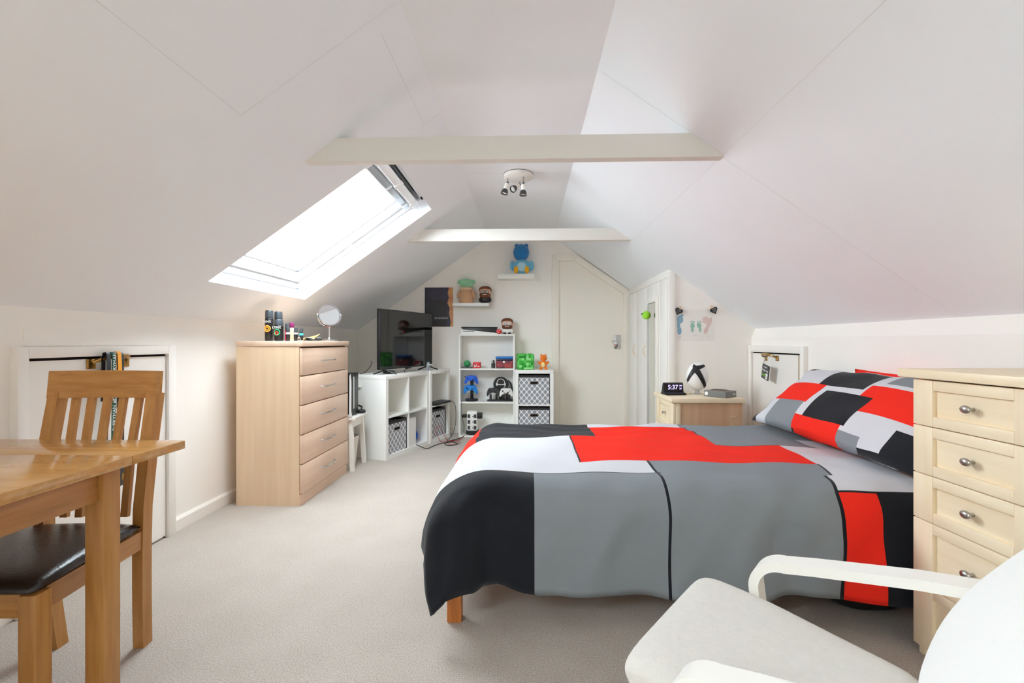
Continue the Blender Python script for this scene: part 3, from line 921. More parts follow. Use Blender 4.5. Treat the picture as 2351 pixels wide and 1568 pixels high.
for x, z in ((.17, .292), (.40, .25), (.715, .55)):
    B().box(x - .012, -.245, z - .022, x + .012, .245, z + .004, bev=.002).build('cross_rail', M_WOODW, t)

# ------------------------------------------------------------------ white cube shelving
KA = math.atan2(.943, .334)
def cube_unit(label, loc, rot, wdt, dep, hgt, cols, top_t=.038):
    t = thing('cube_shelf', label, 'shelf', loc, rot)
    e = .038
    B().box(0, 0, 0, e, dep, hgt - top_t).build('side_panel', M_WHITE, t, smooth=0)
    B().box(wdt - e, 0, 0, wdt, dep, hgt - top_t).build('side_panel', M_WHITE, t, smooth=0)
    B().box(0, -.001, hgt - top_t + .0004, wdt, dep, hgt, bev=.0015).build('top_panel', M_WHITE, t)
    B().box(e, .0005, 0, wdt - e, dep, top_t).build('bottom_panel', M_WHITE, t, smooth=0)
    inner = (wdt - 2 * e)
    zm = hgt / 2
    B().box(e, .002, zm - .008, wdt - e, dep, zm + .008).build('shelf_board', M_WHITE, t, smooth=0)
    for c in range(1, cols):
        x = e + inner * c / cols
        B().box(x - .008, .002, top_t, x + .008, dep, zm - .0085).build('divider', M_WHITE, t, smooth=0)
        B().box(x - .008, .002, zm + .0085, x + .008, dep, hgt - top_t).build('divider', M_WHITE, t, smooth=0)
    B().box(e, dep - .004, top_t, wdt - e, dep - .001, hgt - top_t).build('back_panel', M_WHITE, t, smooth=0)
    return t
K1 = Vector((-1.271, 4.101, 0))
KX = Vector((math.cos(KA), math.sin(KA), 0)); KY = Vector((-math.sin(KA), math.cos(KA), 0))
def kp(x, y, z): return tuple(K1 + KX * x + KY * y + Vector((0, 0, z)))
KW = .735
u1 = cube_unit('white four-cube shelf unit standing under the television', tuple(K1), KA, KW, .39, .77, 2)
u2 = cube_unit('white two-cube shelf unit at the right end of the television shelf', kp(KW + .004, -.012, 0), KA, .42, .40, .7705, 1, .038)
u3 = cube_unit('white two-cube shelf unit beside the far door', (-.124, 5.0, 0), 0, .42, .385, .766, 1)
B().box(-.004, .265, .655, -.0004, .315, .70, bev=.002).box(-.022, .27, .655, -.004, .31, .665, bev=.002).build('cable_hook', M_WHITE, u1)

def bin_(label, loc, rot, wdt, dep, hgt):
    t = thing('storage_bin', label, 'storage box', loc, rot, 'grey trellis storage bins in the cube shelves')
    th = .006
    b = B()
    b.box(0, 0, 0, wdt, th, hgt); b.box(0, dep - th, 0, wdt, dep, hgt); b.box(0, th, 0, th, dep - th, hgt); b.box(wdt - th, th, 0, wdt, dep - th, hgt)
    b.box(th, th, 0, wdt - th, dep - th, th)
    b.build('body', M_TRELLIS, t, smooth=0)
    r = B(); o = .0025
    for q in ((-o, -o, hgt - .012, wdt + o, th + o, hgt + .014), (-o, dep - th - o, hgt - .012, wdt + o, dep + o, hgt + .014), (-o, th + o, hgt - .012, th + o, dep - th - o, hgt + .014), (wdt - th - o, th + o, hgt - .012, wdt + o, dep - th - o, hgt + .014)):
        r.box(*q)
    r.build('rim', M_BLACK, t, smooth=0)
    for x in (0, wdt):
        B().box(x - .004, -.004, 0, x + .004, .004, hgt - .013).build('edge_binding', M_BLACK, t, smooth=0)
    cx, cz = wdt / 2, hgt * .77
    def slot(hw, hh, n=8):
        return arc(cx + hw - hh, cz, hh, -90, 90, n) + arc(cx - hw + hh, cz, hh, 90, 270, n)
    g = B().prism(slot(.050, .019), 'y', -.004, .001).build('grommet', M_NICKEL, t)
    B().prism(slot(.043, .0125), 'y', -.0052, -.0035).build('hand_hole', M_DARK, g)
    return t
bin_('grey trellis fabric bin in the lower cube nearest the stool', kp(.041, .022, .039), KA, .313, .33, .285)
bin_('grey trellis fabric bin in the lower cube under the black keyboard', kp(KW + .004 + .046, .02, .038), KA, .322, .33, .29)
bin_('upper grey trellis bin in the shelf beside the far door', (-.084, 5.012, .3925), 0, .338, .33, .305)
bin_('lower grey trellis bin just above the edge of the bed', (-.084, 5.012, .0385), 0, .338, .33, .305)

# things in and on the television shelf
t = thing('game_console', 'white upright game console in the middle lower cube', 'console', kp(.385, .03, .0385), KA)
B().box(0, 0, 0, .150, .065, .275, bev=.003).build('case', M_WHITE, t)
B().box(.03, -.0015, .25, .036, .001, .256).build('power_button', M_NICKEL, t, smooth=0)
B().box(.02, -.0012, .02, .024, .001, .12).build('disc_slot', M_GREYP, t, smooth=0)
t = thing('disc_case', 'blue round disc wallet standing beside the white console', 'case', kp(.560, .05, .0385), KA)
B().lathe([(.0, -.02), (.062, -.02), (.068, -.014), (.068, .014), (.062, .02), (0, .02)], c=(.04, .08, .068), axis=(1, .35, 0), n=36).build('shell', M_BLUE, t)
B().lathe([(.0685, -.002), (.0695, -.002), (.0695, .002), (.0685, .002)], c=(.04, .08, .068), axis=(1, .35, 0), n=36).build('zip', M_BLACK, t)
t = thing('computer_mouse', 'black and white mouse in the upper cube under the television', 'mouse', kp(.50, .17, .394), KA)
B().ball((0, 0, .022), (.034, .055, .030), p=2.3).build('body', M_BLACK, t)
B().tube([(.036, -.04, .02), (.041, 0, .03), (.036, .04, .02)], .006, 10).build('side_grip', M_WHITE, t)
t = thing('keyboard', 'black keyboard lying on the shelf of the two-cube unit', 'keyboard', kp(KW + .004 + .05, .0, .394), KA)
B().box(0, -.055, .004, .335, .09, .018, bev=.003).build('case', M_BLACK, t)
for k in range(4):
    B().box(.012, -.045 + k * .033, .019, .323, -.018 + k * .033, .026, bev=.002).build('key_row', M_GREYP, t)

# ------------------------------------------------------------------ television
TA = math.atan2(5.037 - 4.17, -1.037 + 1.344)
t = thing('television', 'flat black television on splayed feet on the white cube shelf', 'television', (-1.350, 4.175, .7705), TA)
TWD = .92
B().box(0, .0, .045, TWD, .035, .615, bev=.004).box(.18, .035, .09, .74, .065, .40, bev=.01).build('casing', M_BLACK, t)
B().box(.006, -.0012, .056, TWD - .006, .0005, .609).build('screen', M_SCREEN, t, smooth=0)
B().box(TWD / 2 - .05, -.003, .035, TWD / 2 + .05, .01, .046, bev=.002).build('sensor_bar', M_BLACK, t)
B().box(TWD / 2 - .022, -.0016, .047, TWD / 2 + .022, 0, .054).build('maker_plate', M_GREYP, t, smooth=0)
for x in (.10, TWD - .06):
    f = B().tube([(x, .015, .06), (x, .015, .042), (x + .035, -.07, .006), (x + .04, -.085, .006)], .0065, 8).tube([(x, .02, .042), (x - .035, .105, .006), (x - .04, .12, .006)], .0065, 8).build('foot', M_BLACK, t)
for loc_, lab in (((-1.36, 4.29, .771), 'black set-top box behind the left foot of the television'),):
    t = thing('media_box', lab, 'media player', loc_, TA)
    B().ball((0.07, -.02, .016), (.06, .045, .016), p=3.).build('shell', M_BLACK, t)
    B().box(.05, -.066, .012, .062, -.062, .018).build('indicator', M_GREYP, t, smooth=0)
t = thing('controller_stand', 'silver gadget stand in front of the right end of the television', 'stand', kp(KW + .06, .05, .7715), KA)
B().prism([(-.035, 0), (.035, 0), (.022, .012), (.014, .088), (-.004, .088), (-.022, .012)], 'y', -.01, .01, bev=.003).build('upright', M_ALU, t)
B().box(-.05, -.035, 0, .05, .035, .008, bev=.003).build('base', M_ALU, t)
B().box(-.03, -.03, .055, .045, -.011, .065, bev=.003).build('cradle', M_WHITE, t)

# ------------------------------------------------------------------ stool beside the chest, bin below, console on it
t = thing('stool', 'small white painted stool between the chest and the cube shelf', 'stool', (-1.62, 3.905, 0))
B().box(-.19, -.155, .425, .20, .155, .45, bev=.005).build('seat', M_WOODW, t)
for sx in (-1, 1):
    for sy in (-1, 1):
        B().strip([(sx * .15, sy * .122, .424), (sx * .172, sy * .136, 0)], (0, 1, 0), .03, .034, bev=.003).build('leg', M_WOODW, t)
for sy in (-1, 1):
    B().box(-.133, sy * .122 - .009, .355, .133, sy * .122 + .009, .4245).build('apron', M_WOODW, t, smooth=0)
for sx in (-1, 1):
    B().box(sx * .15 - .009, -.106, .355, sx * .15 + .009, .106, .4245).build('apron', M_WOODW, t, smooth=0)
tag(B().lathe([(.075, 0), (.105, .262), (.109, .268), (.105, .27), (.100, .262), (.072, .006), (0, .006)], c=(-1.552, 3.890, 0), n=36, cap=False).lathe([(0, 0), (.075, 0)], c=(-1.552, 3.890, 0), n=36, cap=False)
    .build('waste_bin', mat('off_white_plastic', (226, 221, 210), .5)), 'off-white tapered waste bin under the small stool', 'bin')
t = thing('game_console', 'tall black and white game console standing on the small stool', 'console', (-1.535, 3.86, .4505))
B().box(-.09, -.10, .004, .065, .10, .36, bev=.006).build('core', M_BLACK, t)
B().prism([(-.085, .0), (.09, 0), (.078, .05), (.082, .30), (.075, .36), (.067, .34), (.067, .02), (-.085, .02)], 'y', -.112, -.102, bev=.002).build('side_plate', M_WHITE, t)
B().box(.0655, -.03, .06, .068, .0, .33).build('front_vent', M_NICKEL, t, smooth=0)
t = thing('headset', 'black headset lying on the small stool beside the console', 'headset', (-1.475, 3.99, .4505))
B().lathe([(.02, 0), (.036, .004), (.038, .018), (.03, .026), (0, .027)], c=(.02, .0, .002), n=24).build('ear_cup', M_BLACK, t)
B().lathe([(.02, 0), (.036, .004), (.038, .018), (.03, .026), (0, .027)], c=(-.07, .02, .002), n=24).build('ear_cup', M_BLACK, t)
B().tube([(.02, 0, .028), (.015, .03, .05), (-.025, .05, .06), (-.065, .045, .05), (-.07, .02, .028)], .008, 8).build('headband', M_BLACK, t)
B().box(-.035, -.04, .001, -.02, -.01, .012, bev=.002).build('green_tab', mat('leaf_green_plastic', (60, 180, 80), .5), t)

# ------------------------------------------------------------------ tall white bookcase on the far wall
t = thing('bookcase', 'narrow white bookcase with open shelves on the far wall', 'bookcase', (-.765, 5.15, 0))
BW, BD, BH = .635, .235, 1.163
for x in (0, BW - .019):
    B().box(x, 0, 0, x + .019, BD, BH - .0195).build('side_panel', M_WHITE, t, smooth=0)
B().box(0, -.001, BH - .019, BW, BD, BH, bev=.001).build('top_panel', M_WHITE, t)
for z in (.757, .380, .0):
    B().box(.0195, .002, z, BW - .0195, BD - .005, z + .018).build('shelf_board', M_WHITE, t, smooth=0)
B().box(.0195, BD - .0045, 0, BW - .0195, BD - .001, BH - .02).build('back_panel', M_WHITE, t, smooth=0)

# things on the bookcase ------------------------------------------------
def bp(x, y, z): return (-.765 + x, 5.15 + y, z)
t = thing('game_console', 'black and white wedge-shaped console lying on top of the bookcase', 'console', bp(.025, .10, BH + .0005))
B().box(.005, -.07, .004, .40, .08, .075, bev=.004).build('core', M_BLACK, t)
B().prism([(0, .0), (.41, .0), (.41, .012), (.0, .055), (-.004, .05)], 'y', -.085, .09, bev=.002).build('side_plate', M_WHITE, t)
B().prism([(0, .073), (.41, .073), (.408, .08), (.0, .083)], 'y', -.085, .09, bev=.002).build('upper_plate', M_BLACK, t)
B().box(.02, -.0862, .03, .15, -.0845, .036).build('disc_slot', M_BLACK, t, smooth=0)
M_SKIN = mat('vinyl_skin', (214, 168, 138), .6)
M_BEARD = mat('vinyl_brown_hair', (112, 62, 34), .7, var=.2, vscale=30)
def vinyl(label, loc, body_m, arm_m, glasses_m, sz=1., hat=None):
    t = thing('vinyl_figure', label, 'figurine', loc)
    B().ball((0, 0, .045 * sz), (.052 * sz, .040 * sz, .045 * sz), p=2.6).build('body', body_m, t)
    for s in (-1, 1):
        B().ball((s * .055 * sz, -.005, .040 * sz), (.017 * sz, .02 * sz, .030 * sz)).build('arm', arm_m, t)
        B().ball((s * .026 * sz, -.02, .012 * sz), (.02 * sz, .028 * sz, .012 * sz)).build('shoe', M_BLACK, t)
    h = B().ball((0, 0, .125 * sz), (.070 * sz, .058 * sz, .058 * sz), p=2.5).build('head', M_SKIN, t)
    B().ball((0, .008 * sz, .146 * sz), (.073 * sz, .060 * sz, .050 * sz), p=2.4, M=Matrix.Rotation(math.radians(-16), 3, 'X')).build('hair', M_BEARD, h)
    B().ball((0, -.012 * sz, .092 * sz), (.064 * sz, .052 * sz, .034 * sz), p=2.6).build('beard', M_BEARD, h)
    for s in (-1, 1):
        B().tube([(s * .026 * sz + .019 * sz * math.cos(a * PI / 8), -.064 * sz, .127 * sz + .017 * sz * math.sin(a * PI / 8)) for a in range(16)], .0032 * sz, 6, closed=True).build('glasses_rim', glasses_m, h)
        B().ball((s * .026 * sz, -.056 * sz, .127 * sz), (.015 * sz, .006 * sz, .013 * sz), nu=14, nv=8).build('eye', M_WHITE, h)
        B().ball((s * .026 * sz, -.0615 * sz, .126 * sz), (.0055 * sz, .003 * sz, .0065 * sz), nu=10, nv=6).build('pupil', M_BLACK, h)
    B().box(-.022 * sz, -.067 * sz, .093 * sz, .022 * sz, -.060 * sz, .101 * sz, bev=.002).build('teeth', M_WHITE, h)
    return t
M_REDP = mat('red_plastic', (214, 32, 40), .4)
vinyl('bearded vinyl figure in red and white on top of the bookcase', bp(.545, .10, BH + .0005), M_WHITE, M_WHITE, mat('white_rim', (230, 230, 235), .4), .94)
vinyl('bearded vinyl figure with dark green glasses on the lower wall shelf', (-.478, 5.305, 1.5225), M_BLACK, M_BLACK, mat('dark_green_plastic', (20, 46, 34), .4), 1.02)
t = thing('toy_ball', 'small red ball with white spots beside the console on the bookcase', 'ball', bp(.452, .045, BH + .0005))
B().ball((0, 0, .030), .030).build('shell', M_REDP, t)
for a, bb in ((-70, 20), (-130, 10), (-100, -25), (-95, 60)):
    ar, br = math.radians(a), math.radians(bb)
    d = Vector((math.cos(ar) * math.cos(br), math.sin(ar) * math.cos(br), math.sin(br)))
    B().lathe([(0, .0006), (.0055, .0006), (.0055, -.001)], c=Vector((0, 0, .030)) + d * .0295, axis=d, n=12).build('spot', M_WHITE, t)

zc = .7755
t = thing('toy_ball', 'green geodesic toy ball on a grey tray in the bookcase', 'ball', bp(.085, .09, zc))
M_GREENP = mat('green_plastic', (22, 128, 70), .4)
B().box(-.06, -.06, 0, .06, .05, .010, bev=.002).build('tray', M_GREYP, t)
B().ball((0, 0, .010 + .040), .040).build('shell', M_GREENP, t)
for a, bb in ((-90, 0), (-50, 25), (-130, 25), (-60, -30), (-120, -30), (-90, 45)):
    ar, br = math.radians(a), math.radians(bb)
    d = Vector((math.cos(ar) * math.cos(br), math.sin(ar) * math.cos(br), math.sin(br)))
    B().lathe([(.006, .0), (.0085, .0015), (.011, 0)], c=Vector((0, 0, .05)) + d * .0388, axis=d, n=12, cap=False).build('ring', mat('pale_green_plastic', (90, 190, 130), .4), t)
t = thing('toy_box', 'small red cardboard box with white print in the bookcase', 'box', bp(.20, .08, zc), math.radians(-6))
B().box(-.042, -.03, 0, .042, .03, .070, bev=.001).build('carton', M_REDP, t)
for x, z, ww in ((-.03, .028, .018), (-.008, .03, .014), (.012, .016, .022), (-.032, .012, .03)):
    B().box(x, -.0306, z, x + ww, -.0299, z + .009).build('print', M_WHITE, t, smooth=0)
t = thing('pen_pot', 'dark pot of pens beside the patterned pouch in the bookcase', 'pot', bp(.385, .085, zc))
B().lathe([(0, 0), (.022, 0), (.023, .055), (.021, .055), (.020, .004), (0, .004)], n=20, cap=False).build('pot', M_GREYP, t)
for k in range(4):
    a = k * 1.7
    B().cyl((.006 * math.cos(a), .006 * math.sin(a), .006), (.016 * math.cos(a), .016 * math.sin(a), .085 + .008 * (k % 2)), .0035, n=8).build('pen', M_BLACK, t)
t = thing('pencil_case', 'dark red and navy patterned case under the blue tray', 'case', bp(.515, .09, zc))
M_PATT = mat('navy_red_print', (190, 78, 70), .7, rgb2=(40, 42, 74), vscale=22)
B().box(-.098, -.06, 0, .098, .06, .085, bev=.012, seg=3).build('pouch', M_PATT, t)
B().lathe([(0, -.003), (.012, -.003), (.012, .001)], c=(-.005, -.061, .072), axis=(0, 1, 0), n=20).build('badge', M_WHITE, t)
B().box(-.094, -.0615, .058, .094, -.058, .062).build('zip', M_BLACK, t, smooth=0)
t = thing('plastic_tray', 'bright blue plastic tray stacked on the patterned case', 'tray', bp(.515, .09, zc + .0855))
B().box(-.096, -.058, 0, .096, .058, .024, bev=.004).build('base', mat('navy_plastic', (24, 38, 78), .4), t)
B().box(-.10, -.062, .0245, .10, .062, .048, bev=.008, seg=3).build('lid', mat('azure_plastic', (28, 118, 200), .35), t)

# game controllers ------------------------------------------------------
def pad_mesh(name, m, parent, c, sc=1., lean=20., twist=0., flip=False, two=None):
    """gamepad outline in its own xz plane, extruded and rounded"""
    half = [(0, .030), (.030, .036), (.052, .030), (.066, .012), (.076, -.024), (.078, -.052), (.068, -.062), (.058, -.055), (.046, -.028), (.030, -.018), (0, -.016)]
    out = half + [(-x, z) for x, z in reversed(half[1:-1])]
    # smooth outline
    pts = []
    n = len(out)
    for i in range(n):
        p0, p1, p2, p3 = [Vector(out[(i + k - 1) % n]) for k in range(4)]
        for s in (0, .5):
            pts.append(tuple((.5 * ((2 * p1) + (-p0 + p2) * s + (2 * p0 - 5 * p1 + 4 * p2 - p3) * s * s + (-p0 + 3 * p1 - 3 * p2 + p3) * s ** 3)) * sc))
    b = B().prism(pts, 'y', -.018 * sc, .018 * sc, bev=.007 * sc)
    rot = (math.radians(lean), 0, math.radians(twist))
    o = b.build(name, m, parent, smooth=60, loc=c, rot=rot)
    return o
def pad_bits(o, dark, sc=1.):
    for x, z in ((-.038, .012), (.020, -.006)):
        B().lathe([(.009 * sc, 0), (.006 * sc, .004 * sc), (.009 * sc, .008 * sc), (0, .009 * sc)], c=(x * sc, -.017 * sc, z * sc), axis=(0, -1, 0), n=14).build('thumbstick', dark, o)
    for dx, dz in ((0, .007), (0, -.007), (.007, 0), (-.007, 0)):
        B().lathe([(.0032 * sc, 0), (.0028 * sc, .003 * sc), (0, .0032 * sc)], c=((.040 + dx) * sc, -.018 * sc, (.012 + dz) * sc), axis=(0, -1, 0), n=10).build('button', dark, o)
    B().box(-.030 * sc, -.0195 * sc, -.010 * sc, -.012 * sc, -.0175 * sc, -.005 * sc).build('direction_pad', dark, o, smooth=0)
zc = .3985
t = thing('controller_rack', 'black upright rack holding two blue controllers in the bookcase', 'stand', bp(.135, .10, zc))
B().prism(arc(0, 0, .075, 0, 360, 23)[:-1], 'z', 0, .022, bev=.004).build('base', M_BLACK, t)
B().box(-.018, .012, .02, .018, .035, .265, bev=.004).build('column', M_BLACK, t)
for z in (.095, .200):
    B().box(-.014, -.055, z - .012, .014, .012, z - .002, bev=.002).build('arm', M_BLACK, t)
B().box(-.085, -.02, .272, .03, .03, .278, bev=.002).build('top_bracket', M_BLACK, t)
def gamepad(label, loc, m, dark, sc, lean, twist, cat='controller'):
    t = thing('game_controller', label, cat, loc, math.radians(twist))
    o = pad_mesh('shell', m, t, (0, 0, .055 * sc), sc, lean)
    pad_bits(o, dark, sc)
    return t
gamepad('royal blue game controller on the upper arm of the rack', bp(.135, .072, zc + .200), M_BLUE, mat('navy_rubber', (20, 40, 100), .6), 1.0, 12, 0)
gamepad('sky blue game controller on the lower arm of the rack', bp(.125, .076, zc + .088), M_SKYB, mat('navy_rubber', (20, 40, 100), .6), 1.05, 16, 0)
t = thing('charging_dock', 'black twin charging dock with two cradles in the bookcase', 'stand', bp(.463, .10, zc))
B().box(-.145, -.05, 0, .145, .022, .018, bev=.004).build('base', M_BLACK, t)
for x in (-.075, .072):
    B().box(x - .045, -.03, .018, x - .022, .02, .075, bev=.004).box(x + .022, -.03, .018, x + .045, .02, .075, bev=.004).build('cradle', M_BLACK, t)
gamepad('dark grey game controller on the charging dock', bp(.386, .075, zc + .062), M_GREYP, M_BLACK, .97, 14, 0)
gamepad('white game controller on the charging dock', bp(.534, .072, zc + .056), M_WHITE, M_BLACK, 1.0, 14, 0)
t = thing('headset_stand', 'black headset stand with a white headset emblem behind the dock', 'stand', bp(.470, .145, zc))
B().box(-.055, -.020, 0, .055, .014, .012, bev=.003).build('base', M_BLACK, t)
B().box(-.02, -.01, .012, .02, .01, .10).build('stem', M_BLACK, t, smooth=0)
B().lathe([(0, -.012), (.083, -.012), (.088, -.006), (.088, .006), (.083, .012), (0, .012)], c=(0, 0, .185), axis=(0, 1, 0), n=40).build('disc', M_BLACK, t)
e = B().tube([(.045 * math.cos(math.radians(a)), -.0125, .20 + .048 * math.sin(math.radians(a))) for a in range(-20, 201, 10)], .0042, 6).build('emblem', M_WHITE, t)
B().tube([(.045 * math.cos(math.radians(a)), -.0125, .192 + .010 * math.sin(math.radians(a))) for a in range(180, 361, 20)], .006, 6).build('emblem_bar', M_WHITE, e)
B().tube([(.045, -.0125, .185), (.048, -.0125, .165), (.035, -.0125, .145), (.012, -.0125, .132), (0, -.0125, .133)], .0035, 6).build('emblem_microphone', M_WHITE, e)
for s in (-1, 1):
    B().ball((s * .047, -.012, .185), (.010, .004, .017)).build('emblem_cup', M_WHITE, e)
t = thing('headset', 'black over-ear headset hung behind the white controller', 'headset', bp(.538, .195, zc))
B().tube([(.055 * math.cos(math.radians(a)), 0, .14 + .085 * math.sin(math.radians(a))) for a in range(-10, 191, 10)], .007, 8).build('headband', M_BLACK, t)
for s in (-1, 1):
    B().lathe([(0, -.012), (.026, -.012), (.031, -.004), (.031, .008), (.02, .014), (0, .014)], c=(s * .055, 0, .115), axis=(1, 0, 0), n=24).build('ear_cup', M_GREYP, t)
B().box(-.03, -.012, 0, .03, .012, .010).box(-.008, -.006, .010, .008, .006, .218).build('rest', M_BLACK, t, smooth=0)

# mains tower and leads ---------------------------------------------------
t = thing('mains_tower', 'white mains socket tower on a black base in the bookcase bottom', 'socket', bp(.145, .09, .0185))
B().prism(arc(0, 0, .075, 0, 360, 24)[:-1], 'z', 0, .045, bev=.006).build('base', M_BLACK, t)
B().box(-.058, -.058, .045, .058, .058, .265, bev=.010).build('column', M_WHITE, t)
for k in range(3):
    z = .082 + k * .065
    for x in (-.030, .040):
        B().box(x - .018, -.0598, z - .020, x + .012, -.0575, z + .022).build('socket', M_GREYP, t, smooth=0)
    B().box(.006, -.0598, z - .006, .018, -.0575, z + .004).build('usb_port', M_BLACK, t, smooth=0)
B().box(-.115, -.03, .19, -.0585, .02, .225, bev=.004).build('plug', M_BLACK, t)
B().box(.0585, -.03, .18, .115, .03, .245, bev=.004).build('charger', M_BLACK, t)

def lead(label, pts, r, m, name='power_lead'):
    P = [Vector(p) for p in pts]; out = []
    for i in range(len(P) - 1):
        p0, p1, p2, p3 = P[max(i - 1, 0)], P[i], P[i + 1], P[min(i + 2, len(P) - 1)]
        for k in range(6):
            s = k / 6
            out.append(.5 * ((2 * p1) + (-p0 + p2) * s + (2 * p0 - 5 * p1 + 4 * p2 - p3) * s * s + (-p0 + 3 * p1 - 3 * p2 + p3) * s ** 3))
    out.append(P[-1])
    return tag(B().tube(out, r, 8).build(name, m, None, smooth=60), label, 'cable')
M_REDC = mat('red_cable', (170, 44, 44), .5)
lead('black lead looping over the carpet from the mains tower to the white console', [(-.70, 5.12, .02), (-.74, 5.05, .006), (-.80, 4.93, .006), (-.86, 4.80, .006), (-.80, 4.70, .006), (-.72, 4.78, .006), (-.80, 4.86, .008), (-.92, 4.76, .006), (-.96, 4.66, .006), (-1.00, 4.56, .006), (-1.07, 4.52, .042), (-1.10, 4.54, .05)], .004, M_BLACK)
lead('thin red lead tangled on the carpet in front of the two-cube unit', [(-.69, 5.10, .03), (-.73, 4.98, .005), (-.84, 4.86, .005), (-.78, 4.74, .005), (-.70, 4.84, .005), (-.80, 4.92, .01), (-.90, 4.86, .005), (-.93, 4.82, .06), (-.955, 4.80, .14), (-.945, 4.84, .17), (-.92, 4.90, .16), (-.915, 4.94, .10), (-.86, 4.95, .01)], .0028, M_REDC)
lead('black lead hanging from the keyboard down to the carpet', [(-.84, 5.10, .415), (-.80, 5.09, .38), (-.785, 5.08, .28), (-.79, 5.06, .15), (-.82, 5.0, .04), (-.86, 4.93, .006), (-.80, 4.97, .006), (-.72, 5.06, .012)], .003, M_BLACK)
lead('black lead dropping from the controller rack to the mains tower', [bp(.07, .03, .402), bp(.04, -.008, .41), bp(.035, -.012, .36), bp(.035, -.008, .25), bp(.045, .01, .19), bp(.06, .02, .12), bp(.06, .02, .06), bp(.09, -.01, .03)], .0025, M_BLACK)
lead('black aerial lead from the back of the television', [(-1.42, 4.16, .90), (-1.43, 4.17, .86), (-1.49, 4.20, .80), (-1.55, 4.22, .776)], .003, M_BLACK)
lead('short black lead under the middle of the television', [(-1.19, 4.56, .81), (-1.20, 4.53, .80), (-1.21, 4.50, .79), (-1.205, 4.50, .774)], .003, M_BLACK)

# ------------------------------------------------------------------ far wall: shelves, soft toys, poster
def wall_shelf(label, x0, x1, z0, z1):
    t = thing('wall_shelf', label, 'shelf', ((x0 + x1) / 2, 5.3985, z0))
    h = (x1 - x0) / 2
    B().box(-h, -.175, 0, h, 0, z1 - z0, bev=.003).build('board', M_WHITE, t)
    B().box(-h + .03, -.004, -.006, h - .03, 0, -.0003).build('fixing_rail', M_WHITE, t, smooth=0)
wall_shelf('lower white floating shelf beside the poster', -.848, -.430, 1.487, 1.522)
wall_shelf('upper white floating shelf under the collar beam', -.326, .088, 1.800, 1.856)

def plush(name, m, rgb):
    return mat(m, rgb, .95, spec=.1, bump=.35, bscale=160, var=.06, vscale=40, sheen=.4)
P_LBLUE = plush('', 'light_blue_plush', (116, 186, 216)); P_BLUE = plush('', 'mid_blue_plush', (46, 122, 184)); P_YEL = plush('', 'amber_plush', (238, 176, 40))
P_GREEN = plush('', 'mint_plush', (150, 206, 164)); P_BEIGE = plush('', 'tan_plush', (206, 162, 124)); P_ORANGE = plush('', 'orange_plush', (240, 126, 34)); P_CREAM = plush('', 'cream_plush', (244, 222, 158))
# plain stand-ins, same size and colours, no faces
t = thing('soft_toy', 'plain blue soft toy with amber feet on the upper shelf', 'soft toy', (-.052, 5.305, 1.8565))
B().ball((0, 0, .088), (.108, .075, .088), p=2.2).build('body', P_LBLUE, t)
h = B().ball((-.008, -.005, .252), (.092, .078, .098), p=2.15).build('head', P_BLUE, t)
for s in (-1, 1):
    B().ball((s * .055 - .005, 0, .333), (.024, .014, .024), nu=16, nv=10).build('ear', P_BLUE, h)
    B().ball((s * .112, -.012, .10), (.026, .034, .058), nu=16, nv=10).build('arm', P_LBLUE, t)
    B().ball((s * .062 - .004, -.070, .045), (.026, .018, .043), nu=16, nv=10).build('foot', P_YEL, t)
B().ball((0, -.040, .085), (.066, .046, .062)).build('belly', mat('pale_blue_plush', (176, 214, 228), .95, bump=.3, bscale=160), t)
t = thing('soft_toy', 'plain soft toy in a tan robe with a mint head', 'soft toy', (-.698, 5.305, 1.5225))
B().lathe([(0, 0), (.078, 0), (.086, .02), (.076, .09), (.062, .15), (.05, .168), (0, .17)], n=32, cap=False).build('robe', P_BEIGE, t)
B().lathe([(.040, .0), (.068, .012), (.072, .028), (.058, .044), (.04, .046)], c=(0, -.003, .142), n=32, cap=False).build('collar', mat('pale_tan_plush', (220, 186, 152), .95, bump=.4, bscale=160), t)
h = B().ball((0, 0, .232), (.080, .066, .058), p=2.2).build('head', P_GREEN, t)
for s in (-1, 1):
    B().ball((s * .078, .008, .25), (.030, .016, .026), nu=16, nv=10).build('ear', P_GREEN, h)
    B().ball((s * .082, -.012, .105), (.026, .03, .05), nu=16, nv=10, M=Matrix.Rotation(s * -.3, 3, 'Y')).build('sleeve', P_BEIGE, t)
t = thing('cushion_cube', 'square mottled green plush cushion on the cube shelf by the door', 'cushion', (-.013, 5.14, .7665), math.radians(8))
B().box(-.092, -.085, 0, .092, .085, .178, bev=.022, seg=4).build('cube', M_PIXG, t)
B().tube([(x, y, .09) for x, y in ((-.0925, -.07), (-.0925, .07))], .002, 6).build('seam', M_GREENP, t)
t = thing('soft_toy', 'small plain orange soft toy beside the green cushion cube', 'soft toy', (.188, 5.085, .7665))
B().ball((0, 0, .062), (.040, .034, .046)).build('body', P_ORANGE, t)
B().ball((-.002, -.016, .058), (.026, .022, .033)).build('belly', P_CREAM, t)
h = B().ball((.002, -.004, .130), (.038, .034, .037)).build('head', P_ORANGE, t)
for s in (-1, 1):
    B().ball((s * .024, 0, .163), (.011, .008, .011), nu=12, nv=8).build('ear', P_ORANGE, h)
    B().ball((s * .046, -.012, .080), (.022, .013, .013), nu=14, nv=8, M=Matrix.Rotation(s * -.5, 3, 'Y')).build('arm', P_ORANGE, t)
    B().ball((s * .028, -.018, .016), (.018, .026, .016), nu=14, nv=8).build('foot', P_ORANGE, t)
t = thing('poster', 'dark indigo poster with an orange edge on the far wall', 'poster', (-1.037, 5.398, 1.488))
